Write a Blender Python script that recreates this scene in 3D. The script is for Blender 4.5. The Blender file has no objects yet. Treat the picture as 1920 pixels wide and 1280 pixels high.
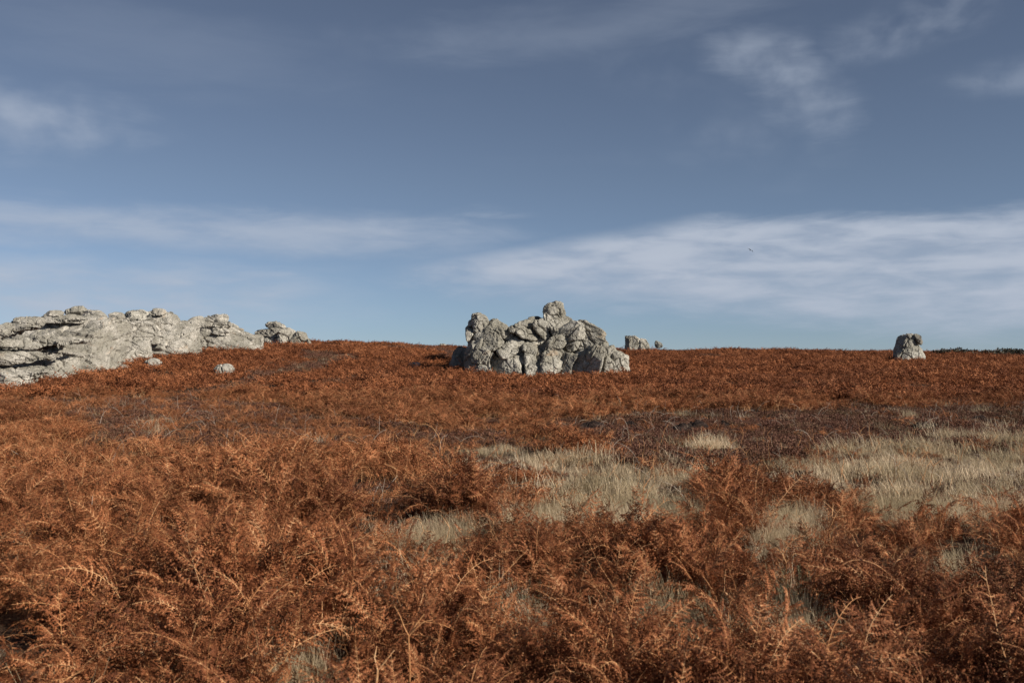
import bpy, math, random
import numpy as np

random.seed(7)
RNG = np.random.default_rng(11)
scene = bpy.context.scene
COL = scene.collection

# ------------------------------------------------------------------ camera, sky, sun, exposure
F = 1867.0          # focal length in photo pixels (35 mm lens on a 36 mm wide sensor, 1920 px)
HOR = 662.0         # photo row of eye level
ZC = 2.4            # eye height above the ground at the camera
SUN_A, SUN_E = math.radians(61), math.radians(29)   # to the right of straight behind, elevation

cam_d = bpy.data.cameras.new('camera')
cam_d.lens = 35.0; cam_d.sensor_width = 36.0
cam_d.shift_y = (HOR - 640.0) / 1920.0
cam_d.clip_start = 0.1; cam_d.clip_end = 9000
cam_d.dof.use_dof = True; cam_d.dof.focus_distance = 40.0; cam_d.dof.aperture_fstop = 4.0
cam = bpy.data.objects.new('camera', cam_d); COL.objects.link(cam)
cam.location = (0, 0, ZC); cam.rotation_euler = (math.radians(90), 0, 0)
scene.camera = cam

scene.view_settings.view_transform = 'Standard'
scene.view_settings.look = 'None'
scene.view_settings.exposure = 0.32
scene.view_settings.gamma = 1.0


class NB:
    """tiny node-graph helper"""
    def __init__(self, tree):
        self.t = tree; self.n = tree.nodes; self.l = tree.links
    def new(self, typ, **kw):
        nd = self.n.new(typ)
        for k, v in kw.items():
            setattr(nd, k, v)
        return nd
    def put(self, sock, v):
        if hasattr(v, 'is_linked') or isinstance(v, bpy.types.NodeSocket):
            self.l.new(v, sock)
        elif v is not None:
            sock.default_value = v
    def m(self, op, a, b=None, c=None, clamp=False):
        nd = self.new('ShaderNodeMath', operation=op, use_clamp=clamp)
        for i, v in enumerate((a, b, c)):
            if v is not None:
                self.put(nd.inputs[i], v)
        return nd.outputs[0]
    def step(self, x, lo, hi):
        nd = self.new('ShaderNodeMapRange', interpolation_type='SMOOTHSTEP')
        self.put(nd.inputs['Value'], x)
        self.put(nd.inputs['From Min'], lo); self.put(nd.inputs['From Max'], hi)
        return nd.outputs['Result']
    def noise(self, vec, scale, detail=4, rough=0.55, dist=0.0):
        nd = self.new('ShaderNodeTexNoise')
        self.put(nd.inputs['Vector'], vec)
        nd.inputs['Scale'].default_value = scale; nd.inputs['Detail'].default_value = detail
        nd.inputs['Roughness'].default_value = rough; nd.inputs['Distortion'].default_value = dist
        return nd.outputs['Fac']
    def mix(self, f, a, b, mode='MIX'):
        nd = self.new('ShaderNodeMix', data_type='RGBA', blend_type=mode)
        self.put(nd.inputs[0], f)
        for s, v in ((nd.inputs[6], a), (nd.inputs[7], b)):
            if isinstance(v, tuple): v = (v[0], v[1], v[2], 1.0)
            self.put(s, v)
        return nd.outputs[2]
    def comb(self, x, y, z):
        nd = self.new('ShaderNodeCombineXYZ')
        for i, v in enumerate((x, y, z)):
            self.put(nd.inputs[i], v)
        return nd.outputs[0]
    def ramp(self, f, stops):
        nd = self.new('ShaderNodeValToRGB')
        self.put(nd.inputs[0], f)
        cr = nd.color_ramp
        while len(cr.elements) < len(stops):
            cr.elements.new(0.5)
        for e, (p, c) in zip(cr.elements, stops):
            e.position = p; e.color = (c[0], c[1], c[2], 1)
        return nd.outputs[0]


def build_world():
    w = bpy.data.worlds.new('World'); scene.world = w; w.use_nodes = True
    w.node_tree.nodes.clear()
    g = NB(w.node_tree)
    out = g.new('ShaderNodeOutputWorld'); bg = g.new('ShaderNodeBackground')
    sky = g.new('ShaderNodeTexSky', sky_type='NISHITA', sun_disc=False)
    sky.sun_elevation = SUN_E; sky.sun_rotation = math.pi - SUN_A
    sky.altitude = 3500; sky.air_density = 1.0; sky.dust_density = 0.0; sky.ozone_density = 3.0
    tc = g.new('ShaderNodeTexCoord')
    sep = g.new('ShaderNodeSeparateXYZ'); g.l.new(tc.outputs['Generated'], sep.inputs[0])
    X, Y, Z = sep.outputs
    az = g.m('ARCTAN2', X, Y)                     # 0 straight ahead, + to the right
    el = g.m('ARCSINE', Z)
    # soft wobble of the cloud edges
    wv = g.comb(g.m('MULTIPLY', az, 5.0), g.m('MULTIPLY', el, 22.0), 0.0)
    n1 = g.m('SUBTRACT', g.noise(wv, 1.6, 6, 0.6, 0.4), 0.5)
    fine = g.noise(g.comb(g.m('MULTIPLY', az, 9.0), g.m('MULTIPLY', el, 38.0), 3.1), 1.5, 5, 0.52, 0.25)
    puff = g.noise(g.comb(g.m('MULTIPLY', az, 20.0), g.m('MULTIPLY', el, 26.0), 8.0), 1.0, 4, 0.48, 0.15)
    broad = g.noise(g.comb(g.m('MULTIPLY', az, 2.0), g.m('MULTIPLY', el, 7.0), 17.0), 1.3, 4, 0.5, 0.3)
    e2 = g.m('ADD', el, g.m('MULTIPLY', n1, 0.040))
    a2 = g.m('ADD', az, g.m('MULTIPLY', n1, 0.20))
    # long low bank on the right: its top climbs towards the right, its left end thins out
    topA = g.m('MINIMUM', g.m('ADD', 0.108, g.m('MULTIPLY', a2, 0.15)), 0.136)
    botA = g.m('MAXIMUM', g.m('SUBTRACT', 0.072, g.m('MULTIPLY', a2, 0.10)), 0.030)
    edgeA = g.step(g.m('SUBTRACT', topA, e2), -0.004, 0.018)
    fadeA = g.step(g.m('SUBTRACT', e2, botA), -0.035, 0.020)
    endA = g.step(a2, -0.15, 0.0)
    endA2 = g.m('SUBTRACT', 1.0, g.step(a2, 1.6, 2.4))
    A = g.m('MULTIPLY', g.m('MULTIPLY', edgeA, fadeA), g.m('MULTIPLY', endA, endA2))
    A = g.m('MULTIPLY', A, g.m('ADD', 0.50, g.m('MULTIPLY', g.step(fine, 0.28, 0.64), 0.50)))
    # two thin banks on the left
    def band(lo, mid, hi, a_lo, a_hi, gain, wrap):
        b = g.m('MULTIPLY', g.step(e2, lo, mid), g.m('SUBTRACT', 1.0, g.step(e2, mid, hi)))
        b = g.m('MULTIPLY', b, g.m('SUBTRACT', 1.0, g.step(a2, a_lo, a_hi)))
        b = g.m('MULTIPLY', b, g.step(a2, wrap - 0.8, wrap))
        return g.m('MULTIPLY', g.m('MULTIPLY', b, g.m('ADD', 0.4, g.m('MULTIPLY', g.step(fine, 0.25, 0.68), 0.6))), gain)
    B = band(0.086, 0.118, 0.146, -0.14, 0.05, 0.66, -1.5)
    C = band(-0.02, 0.058, 0.100, -0.34, -0.10, 0.9, -1.5)
    D2 = band(0.050, 0.073, 0.088, -0.28, -0.12, 0.55, -1.5)
    # loose puffs
    def blob(px, row, rx, ry, gain, tilt=0.0, tex=puff, lo=0.34, hi=0.7):
        ca = math.atan((px - 960) / F); ce = math.atan((HOR - row) / F * math.cos(ca))
        da = g.m('SUBTRACT', az, ca); de = g.m('SUBTRACT', el, ce)
        de = g.m('ADD', de, g.m('MULTIPLY', da, tilt))
        r = g.m('SQRT', g.m('ADD', g.m('POWER', g.m('DIVIDE', da, rx / F), 2.0),
                            g.m('POWER', g.m('DIVIDE', de, ry / F), 2.0)))
        r = g.m('ADD', r, g.m('MULTIPLY', n1, 1.3))
        v = g.m('SUBTRACT', 1.0, g.step(r, 0.0, 1.15))
        return g.m('MULTIPLY', g.m('MULTIPLY', v, g.step(tex, lo, hi)), gain)
    parts = [A, B, C, D2,
             blob(70, 225, 210, 75, 0.55, 0, puff, 0.25, 0.75), blob(1495, 165, 120, 95, 0.60, 0.45, puff, 0.2, 0.75),
             blob(1420, 105, 120, 60, 0.50, 0.1, puff, 0.2, 0.75), blob(1720, 40, 230, 60, 0.30, -0.3),
             blob(890, 402, 150, 12, 0.35, 0.02, fine, 0.4, 0.7),
             blob(1130, 578, 160, 26, 0.35, -0.05, fine, 0.4, 0.7),
             blob(1130, 40, 500, 60, 0.22, -0.12, broad, 0.3, 0.6),
             blob(1900, 150, 140, 40, 0.3), blob(330, 90, 420, 90, 0.12, 0.1, broad, 0.3, 0.6)]
    # the same kind of sky goes on all round, thin and broken
    rest = g.m('MULTIPLY', g.m('MULTIPLY', g.step(broad, 0.5, 0.75), g.step(puff, 0.3, 0.8)), 0.16)
    tot = rest
    for p in parts:
        tot = g.m('MAXIMUM', tot, p)
    dens = g.m('MULTIPLY', tot, 1.0, clamp=True)
    hs = g.new('ShaderNodeHueSaturation')
    hs.inputs['Saturation'].default_value = 0.72
    g.l.new(sky.outputs[0], hs.inputs['Color'])
    # colder, clearer air towards the horizon than the standard atmosphere
    elt = g.m('DIVIDE', el, 0.5, clamp=True)
    tint = g.ramp(elt, [(0.0, (0.80, 0.95, 1.18)), (0.10, (0.88, 0.99, 1.14)), (0.34, (0.97, 1.05, 1.11)), (0.68, (1.02, 1.07, 1.12))])
    base = g.mix(1.0, g.mix(1.0, hs.outputs[0], tint, 'MULTIPLY'), SKY_TINT, 'MULTIPLY')
    # cloud light: neutral, a little violet where thin
    ccol = g.mix(fine, CLOUD_LO, CLOUD_HI)
    col = g.mix(dens, base, ccol)
    g.l.new(col, bg.inputs['Color']); bg.inputs['Strength'].default_value = 0.060
    g.l.new(bg.outputs[0], out.inputs[0])
    w.cycles.sampling_method = 'MANUAL'; w.cycles.sample_map_resolution = 512


SKY_TINT = (0.80, 0.80, 0.80)
CLOUD_LO, CLOUD_HI = (4.9, 5.7, 7.2), (6.5, 7.2, 8.4)
build_world()

sun_d = bpy.data.lights.new('sun', 'SUN'); sun_d.energy = 5.0; sun_d.angle = math.radians(0.53)
sun_d.color = (1.0, 0.93, 0.82)
sun = bpy.data.objects.new('sun', sun_d); COL.objects.link(sun)
from mathutils import Vector
to_sun = Vector((math.sin(SUN_A) * math.cos(SUN_E), -math.cos(SUN_A) * math.cos(SUN_E), math.sin(SUN_E)))
sun.rotation_euler = to_sun.to_track_quat('Z', 'Y').to_euler()

# ------------------------------------------------------------------ noise in numpy
def _hash(ix, iy, iz, seed):
    h = (ix.astype(np.int64) * 374761393 + iy.astype(np.int64) * 668265263
         + iz.astype(np.int64) * 2147483647 + seed * 1274126177) & 0xFFFFFFFF
    h = ((h ^ (h >> 13)) * 1274126177) & 0xFFFFFFFF
    h = ((h ^ (h >> 16)) * 2246822519) & 0xFFFFFFFF
    h = h ^ (h >> 15)
    return (h & 0xFFFFFF) / float(0x1000000)

def vnoise(p, seed=0):
    i = np.floor(p).astype(np.int64); f = p - i
    u = f * f * f * (f * (f * 6 - 15) + 10)
    r = 0
    for dx in (0, 1):
        for dy in (0, 1):
            for dz in (0, 1):
                w = (u[:, 0] if dx else 1 - u[:, 0]) * (u[:, 1] if dy else 1 - u[:, 1]) * (u[:, 2] if dz else 1 - u[:, 2])
                r = r + w * _hash(i[:, 0] + dx, i[:, 1] + dy, i[:, 2] + dz, seed)
    return r * 2 - 1

def fbm(p, oct=4, seed=0, gain=0.5):
    r = 0; a = 1.0; t = 0
    for k in range(oct):
        r = r + a * vnoise(p * (2.03 ** k) + 17.3 * k, seed + k); t += a; a *= gain
    return r / t

def n2(x, y, s, oct=3, seed=0):
    """2-D noise, feature size s metres"""
    p = np.stack([x / s, y / s, np.zeros_like(x) + 0.37], 1)
    return fbm(p, oct, seed)

def voronoi(p, seed):
    i = np.floor(p).astype(np.int64)
    f1 = np.full(len(p), 9.0); f2 = np.full(len(p), 9.0)
    cid = np.zeros(len(p)); vec = np.zeros_like(p)
    for dx in (-1, 0, 1):
        for dy in (-1, 0, 1):
            for dz in (-1, 0, 1):
                c = i + np.array([dx, dy, dz])
                o = np.stack([_hash(c[:, 0], c[:, 1], c[:, 2], seed + k) for k in range(3)], 1)
                d = p - (c + o); r = np.sqrt((d * d).sum(1))
                m = r < f1
                f2 = np.where(m, f1, np.minimum(f2, r)); f1 = np.where(m, r, f1)
                h = _hash(c[:, 0], c[:, 1], c[:, 2], seed + 9)
                cid = np.where(m, h, cid); vec = np.where(m[:, None], d, vec)
    return f1, f2, cid, vec

def smooth(x, lo, hi):
    t = np.clip((x - lo) / (hi - lo), 0, 1); return t * t * (3 - 2 * t)

# ------------------------------------------------------------------ terrain
YS = np.array([0, 12, 22, 30, 38, 46, 56, 66, 75, 85, 105, 130, 150, 200, 400, 900.])
US = np.array([-0.75, -0.50, -0.36, -0.28, -0.18, 0.0, 0.20, 0.42, 0.75])
ZT = np.array([
 [0, 0.00, -.05, 0.00, .10, .22, .45, .80, 1.1, 1.5, 2.3, 3.0, 3.0, 1.0, -9, -12],
 [0, 0.00, -.05, 0.00, .10, .22, .45, .85, 1.2, 1.7, 2.6, 3.3, 3.2, 1.0, -9, -12],
 [0, 0.00, -.05, 0.02, .14, .45, 1.05, 1.80, 2.30, 2.62, 3.1, 3.5, 3.3, 1.0, -9, -12],
 [0, 0.00, -.05, 0.02, .16, .50, 1.10, 1.80, 2.28, 2.62, 3.1, 3.5, 3.3, 1.0, -9, -12],
 [0, 0.00, -.05, 0.02, .12, .32, .72, 1.25, 1.85, 2.40, 3.0, 3.45, 3.3, 1.0, -9, -12],
 [0, 0.00, -.08, 0.00, .10, .25, .50, .82, 1.3, 1.75, 2.35, 2.80, 2.8, 1.0, -9, -12],
 [0, 0.00, -.10, 0.00, .10, .25, .50, .78, 1.05, 1.35, 2.0, 2.55, 2.6, 1.0, -9, -12],
 [0, 0.00, -.10, 0.00, .10, .24, .48, .75, 1.0, 1.25, 1.75, 2.2, 2.2, 0.6, -9, -12],
 [0, 0.00, -.10, 0.00, .10, .24, .46, .72, .92, 1.15, 1.6, 2.0, 2.0, 0.4, -9, -12]])
# resample smoothly in depth, so that profile kinks do not show
_yy = np.linspace(0, 30, 600) ** 2
_Z = np.stack([np.interp(_yy, YS, z) for z in ZT])
_k = np.hanning(21); _k /= _k.sum()
_Z = np.stack([np.convolve(np.pad(z, 10, mode='edge'), _k, 'valid') for z in _Z])

def height(x, y, bumps=True):
    x = np.asarray(x, float); y = np.asarray(y, float)
    yc = np.clip(y, 0.0, 899.0)
    u = np.clip(x / np.maximum(yc, 6.0), US[0], US[-1])
    iu = np.clip(np.searchsorted(US, u) - 1, 0, len(US) - 2)
    fu = (u - US[iu]) / (US[iu + 1] - US[iu]); fu = fu * fu * (3 - 2 * fu)
    g = np.sqrt(yc) / 30 * 599; ig = np.clip(g.astype(int), 0, 598); fg = g - ig
    a = _Z[iu, ig] * (1 - fg) + _Z[iu, ig + 1] * fg
    b = _Z[iu + 1, ig] * (1 - fg) + _Z[iu + 1, ig + 1] * fg
    z = a * (1 - fu) + b * fu
    side = np.maximum(np.abs(x) - 0.75 * np.maximum(y, 6) - 60, 0)
    z = z - np.minimum(side * 0.02, 10)
    z = z - np.minimum(np.maximum(-y - 40, 0) * 0.02, 10)
    if bumps:
        z = z + n2(x, y, 3.2, 3, 5) * 0.10 + n2(x, y, 9.0, 2, 8) * 0.10 * smooth(y, 4, 20) \
              + n2(x, y, 26.0, 3, 19) * 0.45 * smooth(y, 95, 130) + n2(x, y, 1.1, 2, 31) * 0.05 * (1 - smooth(y, 40, 80))
    return z

def to_photo(x, y, z):
    yy = np.maximum(y, 0.5)
    return 960 + x / yy * F, HOR + (ZC - z) / yy * F

def ground_at(px, row, lift=0.0):
    """where the sight line of a photo point meets the ground (raised by lift)"""
    d = np.linspace(3.5, 170, 6000)
    x = (px - 960) / F * d; z = ZC + (HOR - row) / F * d
    h = height(x, d) + lift
    k = np.nonzero(z <= h)[0]
    k = k[0] if len(k) else len(d) - 1
    return float(x[k]), float(d[k]), float(h[k] - lift)

def link(ob, parent=None):
    COL.objects.link(ob)
    if parent is not None: ob.parent = parent
    return ob

def tag(o, label=None, cat=None, group=None, kind=None):
    if label: o['label'] = label
    if cat: o['category'] = cat
    if group: o['group'] = group
    if kind: o['kind'] = kind
    return o

def mesh_from(name, V, Fc, mats, midx=None, smooth_sh=True):
    me = bpy.data.meshes.new(name)
    me.from_pydata([tuple(v) for v in np.asarray(V).tolist()], [], [tuple(f) for f in Fc])
    for m in mats: me.materials.append(m)
    if midx is not None:
        me.polygons.foreach_set('material_index', np.asarray(midx, np.int32))
    if smooth_sh:
        me.polygons.foreach_set('use_smooth', np.ones(len(me.polygons), bool))
    me.update()
    return me

# ------------------------------------------------------------------ materials
def new_mat(name):
    m = bpy.data.materials.new(name); m.use_nodes = True
    m.node_tree.nodes.clear()
    g = NB(m.node_tree)
    out = g.new('ShaderNodeOutputMaterial'); b = g.new('ShaderNodeBsdfPrincipled')
    g.l.new(b.outputs[0], out.inputs[0])
    b.inputs['Specular IOR Level'].default_value = 0.2
    return m, g, b, out

def rock_mat(name, pale, mid, dark, lichen_amt, stain_amt):
    m, g, b, out = new_mat(name)
    pos = g.new('ShaderNodeNewGeometry')
    P = pos.outputs['Position']
    big = g.noise(P, 0.55, 5, 0.6, 0.3)
    med = g.noise(P, 2.6, 6, 0.68, 0.4)
    fin = g.noise(P, 11.0, 5, 0.7)
    spk = g.noise(P, 38.0, 3, 0.7)
    c = g.mix(g.step(med, 0.36, 0.64), mid, pale)
    c = g.mix(g.m('MULTIPLY', g.step(fin, 0.49, 0.66), 0.75), c, dark)
    # lichen crust: darker grey-olive, thicker on the weathered tops
    sepn = g.new('ShaderNodeSeparateXYZ'); g.l.new(pos.outputs['Normal'], sepn.inputs[0])
    lf = g.m('ADD', g.m('ADD', big, g.m('MULTIPLY', sepn.outputs[2], 0.07)), g.m('MULTIPLY', g.m('SUBTRACT', med, 0.5), 0.5))
    c = g.mix(g.m('MULTIPLY', g.step(lf, 0.47, 0.60), lichen_amt), c, g.mix(g.step(fin, 0.35, 0.65), (0.088, 0.082, 0.064), (0.285, 0.26, 0.205)))
    st = g.noise(P, 0.9, 3, 0.5, 0.8)
    c = g.mix(g.m('MULTIPLY', g.step(st, 0.64, 0.74), stain_amt), c, (0.42, 0.27, 0.15))
    c = g.mix(g.m('MULTIPLY', g.step(spk, 0.54, 0.68), 0.45), c, (0.60, 0.57, 0.51))
    g.l.new(c, b.inputs['Base Color']); b.inputs['Roughness'].default_value = 0.9
    vor = g.new('ShaderNodeTexVoronoi', feature='DISTANCE_TO_EDGE')
    vv = g.new('ShaderNodeVectorMath', operation='ADD')
    nv = g.new('ShaderNodeTexNoise'); nv.inputs['Scale'].default_value = 1.6; nv.inputs['Detail'].default_value = 4
    g.l.new(P, nv.inputs['Vector']); g.l.new(P, vv.inputs[0]); g.l.new(nv.outputs['Color'], vv.inputs[1])
    g.l.new(vv.outputs[0], vor.inputs['Vector']); vor.inputs['Scale'].default_value = 1.5
    cr = g.step(vor.outputs['Distance'], 0.0, 0.07)
    hgt = g.m('ADD', g.m('MULTIPLY', cr, 0.10), g.m('ADD', g.m('MULTIPLY', med, 0.22), g.m('MULTIPLY', fin, 0.16)))
    bp = g.new('ShaderNodeBump'); bp.inputs['Strength'].default_value = 0.7; bp.inputs['Distance'].default_value = 0.5
    g.l.new(hgt, bp.inputs['Height']); g.l.new(bp.outputs[0], b.inputs['Normal'])
    return m

M_ROCK_C = rock_mat('granite_grey', (0.52, 0.485, 0.415), (0.29, 0.27, 0.23), (0.14, 0.135, 0.11), 0.8, 0.4)
M_ROCK_L = rock_mat('granite_pale', (0.56, 0.515, 0.45), (0.33, 0.305, 0.26), (0.13, 0.125, 0.105), 0.7, 0.45)
M_ROCK_M = rock_mat('granite_weathered', (0.48, 0.455, 0.40), (0.32, 0.30, 0.26), (0.17, 0.165, 0.14), 0.6, 0.2)
M_ROCK_D = rock_mat('granite_dark', (0.27, 0.265, 0.24), (0.17, 0.165, 0.145), (0.09, 0.09, 0.075), 0.8, 0.1)

def ground_mat():
    m, g, b, out = new_mat('heath_soil')
    P = g.new('ShaderNodeNewGeometry').outputs['Position']
    a = g.noise(P, 0.35, 5, 0.6); f = g.noise(P, 9.0, 5, 0.7); k = g.noise(P, 1.4, 4, 0.6, 0.5)
    c = g.mix(g.step(a, 0.38, 0.62), (0.075, 0.038, 0.022), (0.105, 0.058, 0.034))
    c = g.mix(g.m('MULTIPLY', g.step(k, 0.5, 0.7), 0.6), c, (0.075, 0.068, 0.035))
    c = g.mix(g.m('MULTIPLY', g.step(f, 0.5, 0.72), 0.6), c, (0.12, 0.07, 0.045))
    g.l.new(c, b.inputs['Base Color']); b.inputs['Roughness'].default_value = 1.0
    bp = g.new('ShaderNodeBump'); bp.inputs['Strength'].default_value = 1.0; bp.inputs['Distance'].default_value = 0.12
    g.l.new(g.m('ADD', f, k), bp.inputs['Height']); g.l.new(bp.outputs[0], b.inputs['Normal'])
    return m
M_GROUND = ground_mat()

def peat_mat():
    m, g, b, out = new_mat('peat')
    P = g.new('ShaderNodeNewGeometry').outputs['Position']
    f = g.noise(P, 7.0, 6, 0.7)
    c = g.mix(g.step(f, 0.4, 0.7), (0.018, 0.012, 0.010), (0.075, 0.045, 0.034))
    g.l.new(c, b.inputs['Base Color']); b.inputs['Roughness'].default_value = 1.0
    bp = g.new('ShaderNodeBump'); bp.inputs['Strength'].default_value = 1.0; bp.inputs['Distance'].default_value = 0.15
    g.l.new(f, bp.inputs['Height']); g.l.new(bp.outputs[0], b.inputs['Normal'])
    return m
M_PEAT = peat_mat()

def plant_mat(name, stops, transl=0.25, tint_amt=0.6, tint_col=(0.5, 0.45, 0.45), rough=0.75):
    """per-plant random colour along a ramp; the scattered points carry a patch tint (0..1)"""
    m, g, b, out = new_mat(name)
    oi = g.new('ShaderNodeObjectInfo')
    P = g.new('ShaderNodeNewGeometry').outputs['Position']
    nz = g.noise(P, 30.0, 2, 0.7)
    r = g.m('ADD', g.m('MULTIPLY', oi.outputs['Random'], 0.5), g.m('MULTIPLY', nz, 1.0))
    r = g.m('SUBTRACT', r, 0.25)
    c = g.ramp(r, stops)
    at = g.new('ShaderNodeAttribute', attribute_type='INSTANCER', attribute_name='tint')
    c = g.mix(g.m('MULTIPLY', at.outputs['Fac'], tint_amt), c, g.mix(1.0, c, tint_col, 'MULTIPLY'))
    g.l.new(c, b.inputs['Base Color']); b.inputs['Roughness'].default_value = rough
    if transl:
        tr = g.new('ShaderNodeBsdfTranslucent'); mx = g.new('ShaderNodeMixShader')
        mx.inputs[0].default_value = transl
        g.l.new(c, tr.inputs['Color'])
        g.l.new(b.outputs[0], mx.inputs[1]); g.l.new(tr.outputs[0], mx.inputs[2])
        g.l.new(mx.outputs[0], out.inputs[0])
    return m

M_BRACKEN = plant_mat('dry_bracken', [(0.0, (0.060, 0.020, 0.009)), (0.3, (0.160, 0.052, 0.021)),
                                      (0.6, (0.315, 0.110, 0.042)), (0.85, (0.48, 0.200, 0.088)), (1.0, (0.62, 0.35, 0.20))],
                      0.10, 0.85, (0.46, 0.42, 0.46))
M_STEM = plant_mat('dry_stem', [(0.0, (0.24, 0.09, 0.035)), (0.5, (0.50, 0.24, 0.10)), (1.0, (0.68, 0.44, 0.24))], 0.0, 0.5)
M_GRASS = plant_mat('dry_grass', [(0.0, (0.22, 0.17, 0.10)), (0.3, (0.50, 0.39, 0.25)), (0.65, (0.78, 0.62, 0.43)), (1.0, (0.88, 0.75, 0.57))],
                    0.35, 0.75, (0.47, 0.47, 0.39))
M_HEATH = plant_mat('heather', [(0.0, (0.045, 0.020, 0.015)), (0.35, (0.130, 0.056, 0.037)), (0.6, (0.19, 0.092, 0.060)),
                                (0.85, (0.14, 0.100, 0.055)), (1.0, (0.32, 0.22, 0.16))], 0.1, 0.6, (0.62, 0.62, 0.48))
M_TWIG = plant_mat('bleached_stem', [(0.0, (0.22, 0.17, 0.13)), (1.0, (0.46, 0.39, 0.32))], 0.0, 0.5)
M_SHRUB = plant_mat('dark_shrub', [(0.0, (0.025, 0.023, 0.016)), (0.5, (0.085, 0.072, 0.050)), (1.0, (0.18, 0.14, 0.105))], 0.1, 0.0)

# ------------------------------------------------------------------ ground sheet
def build_ground():
    t = np.linspace(-1, 1, 321)
    xs = 26 * np.sinh(t * 5.65) / math.sinh(1.0) * 0.35
    ty = np.linspace(0, 1, 420)
    ys = np.concatenate([-np.geomspace(4000, 8, 26), np.linspace(-6, 60, 264), 60 + (np.exp(np.linspace(0, 1, 150)[1:] * 5.6) - 1) * 14.6])
    Xg, Yg = np.meshgrid(xs, ys)
    z = height(Xg.ravel(), Yg.ravel())
    V = np.stack([Xg.ravel(), Yg.ravel(), z], 1)
    nx, ny = len(xs), len(ys)
    idx = np.arange(nx * ny).reshape(ny, nx)
    Fc = np.stack([idx[:-1, :-1].ravel(), idx[:-1, 1:].ravel(), idx[1:, 1:].ravel(), idx[1:, :-1].ravel()], 1).tolist()
    ob = bpy.data.objects.new('ground', mesh_from('ground', V, Fc, [M_GROUND]))
    link(ob); tag(ob, kind='structure')
build_ground()

# ------------------------------------------------------------------ rocks
def resample(P, n):
    P = np.asarray(P, float)
    for _ in range(1):                       # round the corners a little
        Q = np.roll(P, -1, 0)
        P = np.stack([P * 0.8 + Q * 0.2, P * 0.2 + Q * 0.8], 1).reshape(-1, 2)
    C = np.vstack([P, P[:1]])
    L = np.r_[0, np.cumsum(np.hypot(*np.diff(C, axis=0).T))]
    s = np.linspace(0, L[-1], n, endpoint=False)
    return np.stack([np.interp(s, L, C[:, 0]), np.interp(s, L, C[:, 1])], 1)

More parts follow.
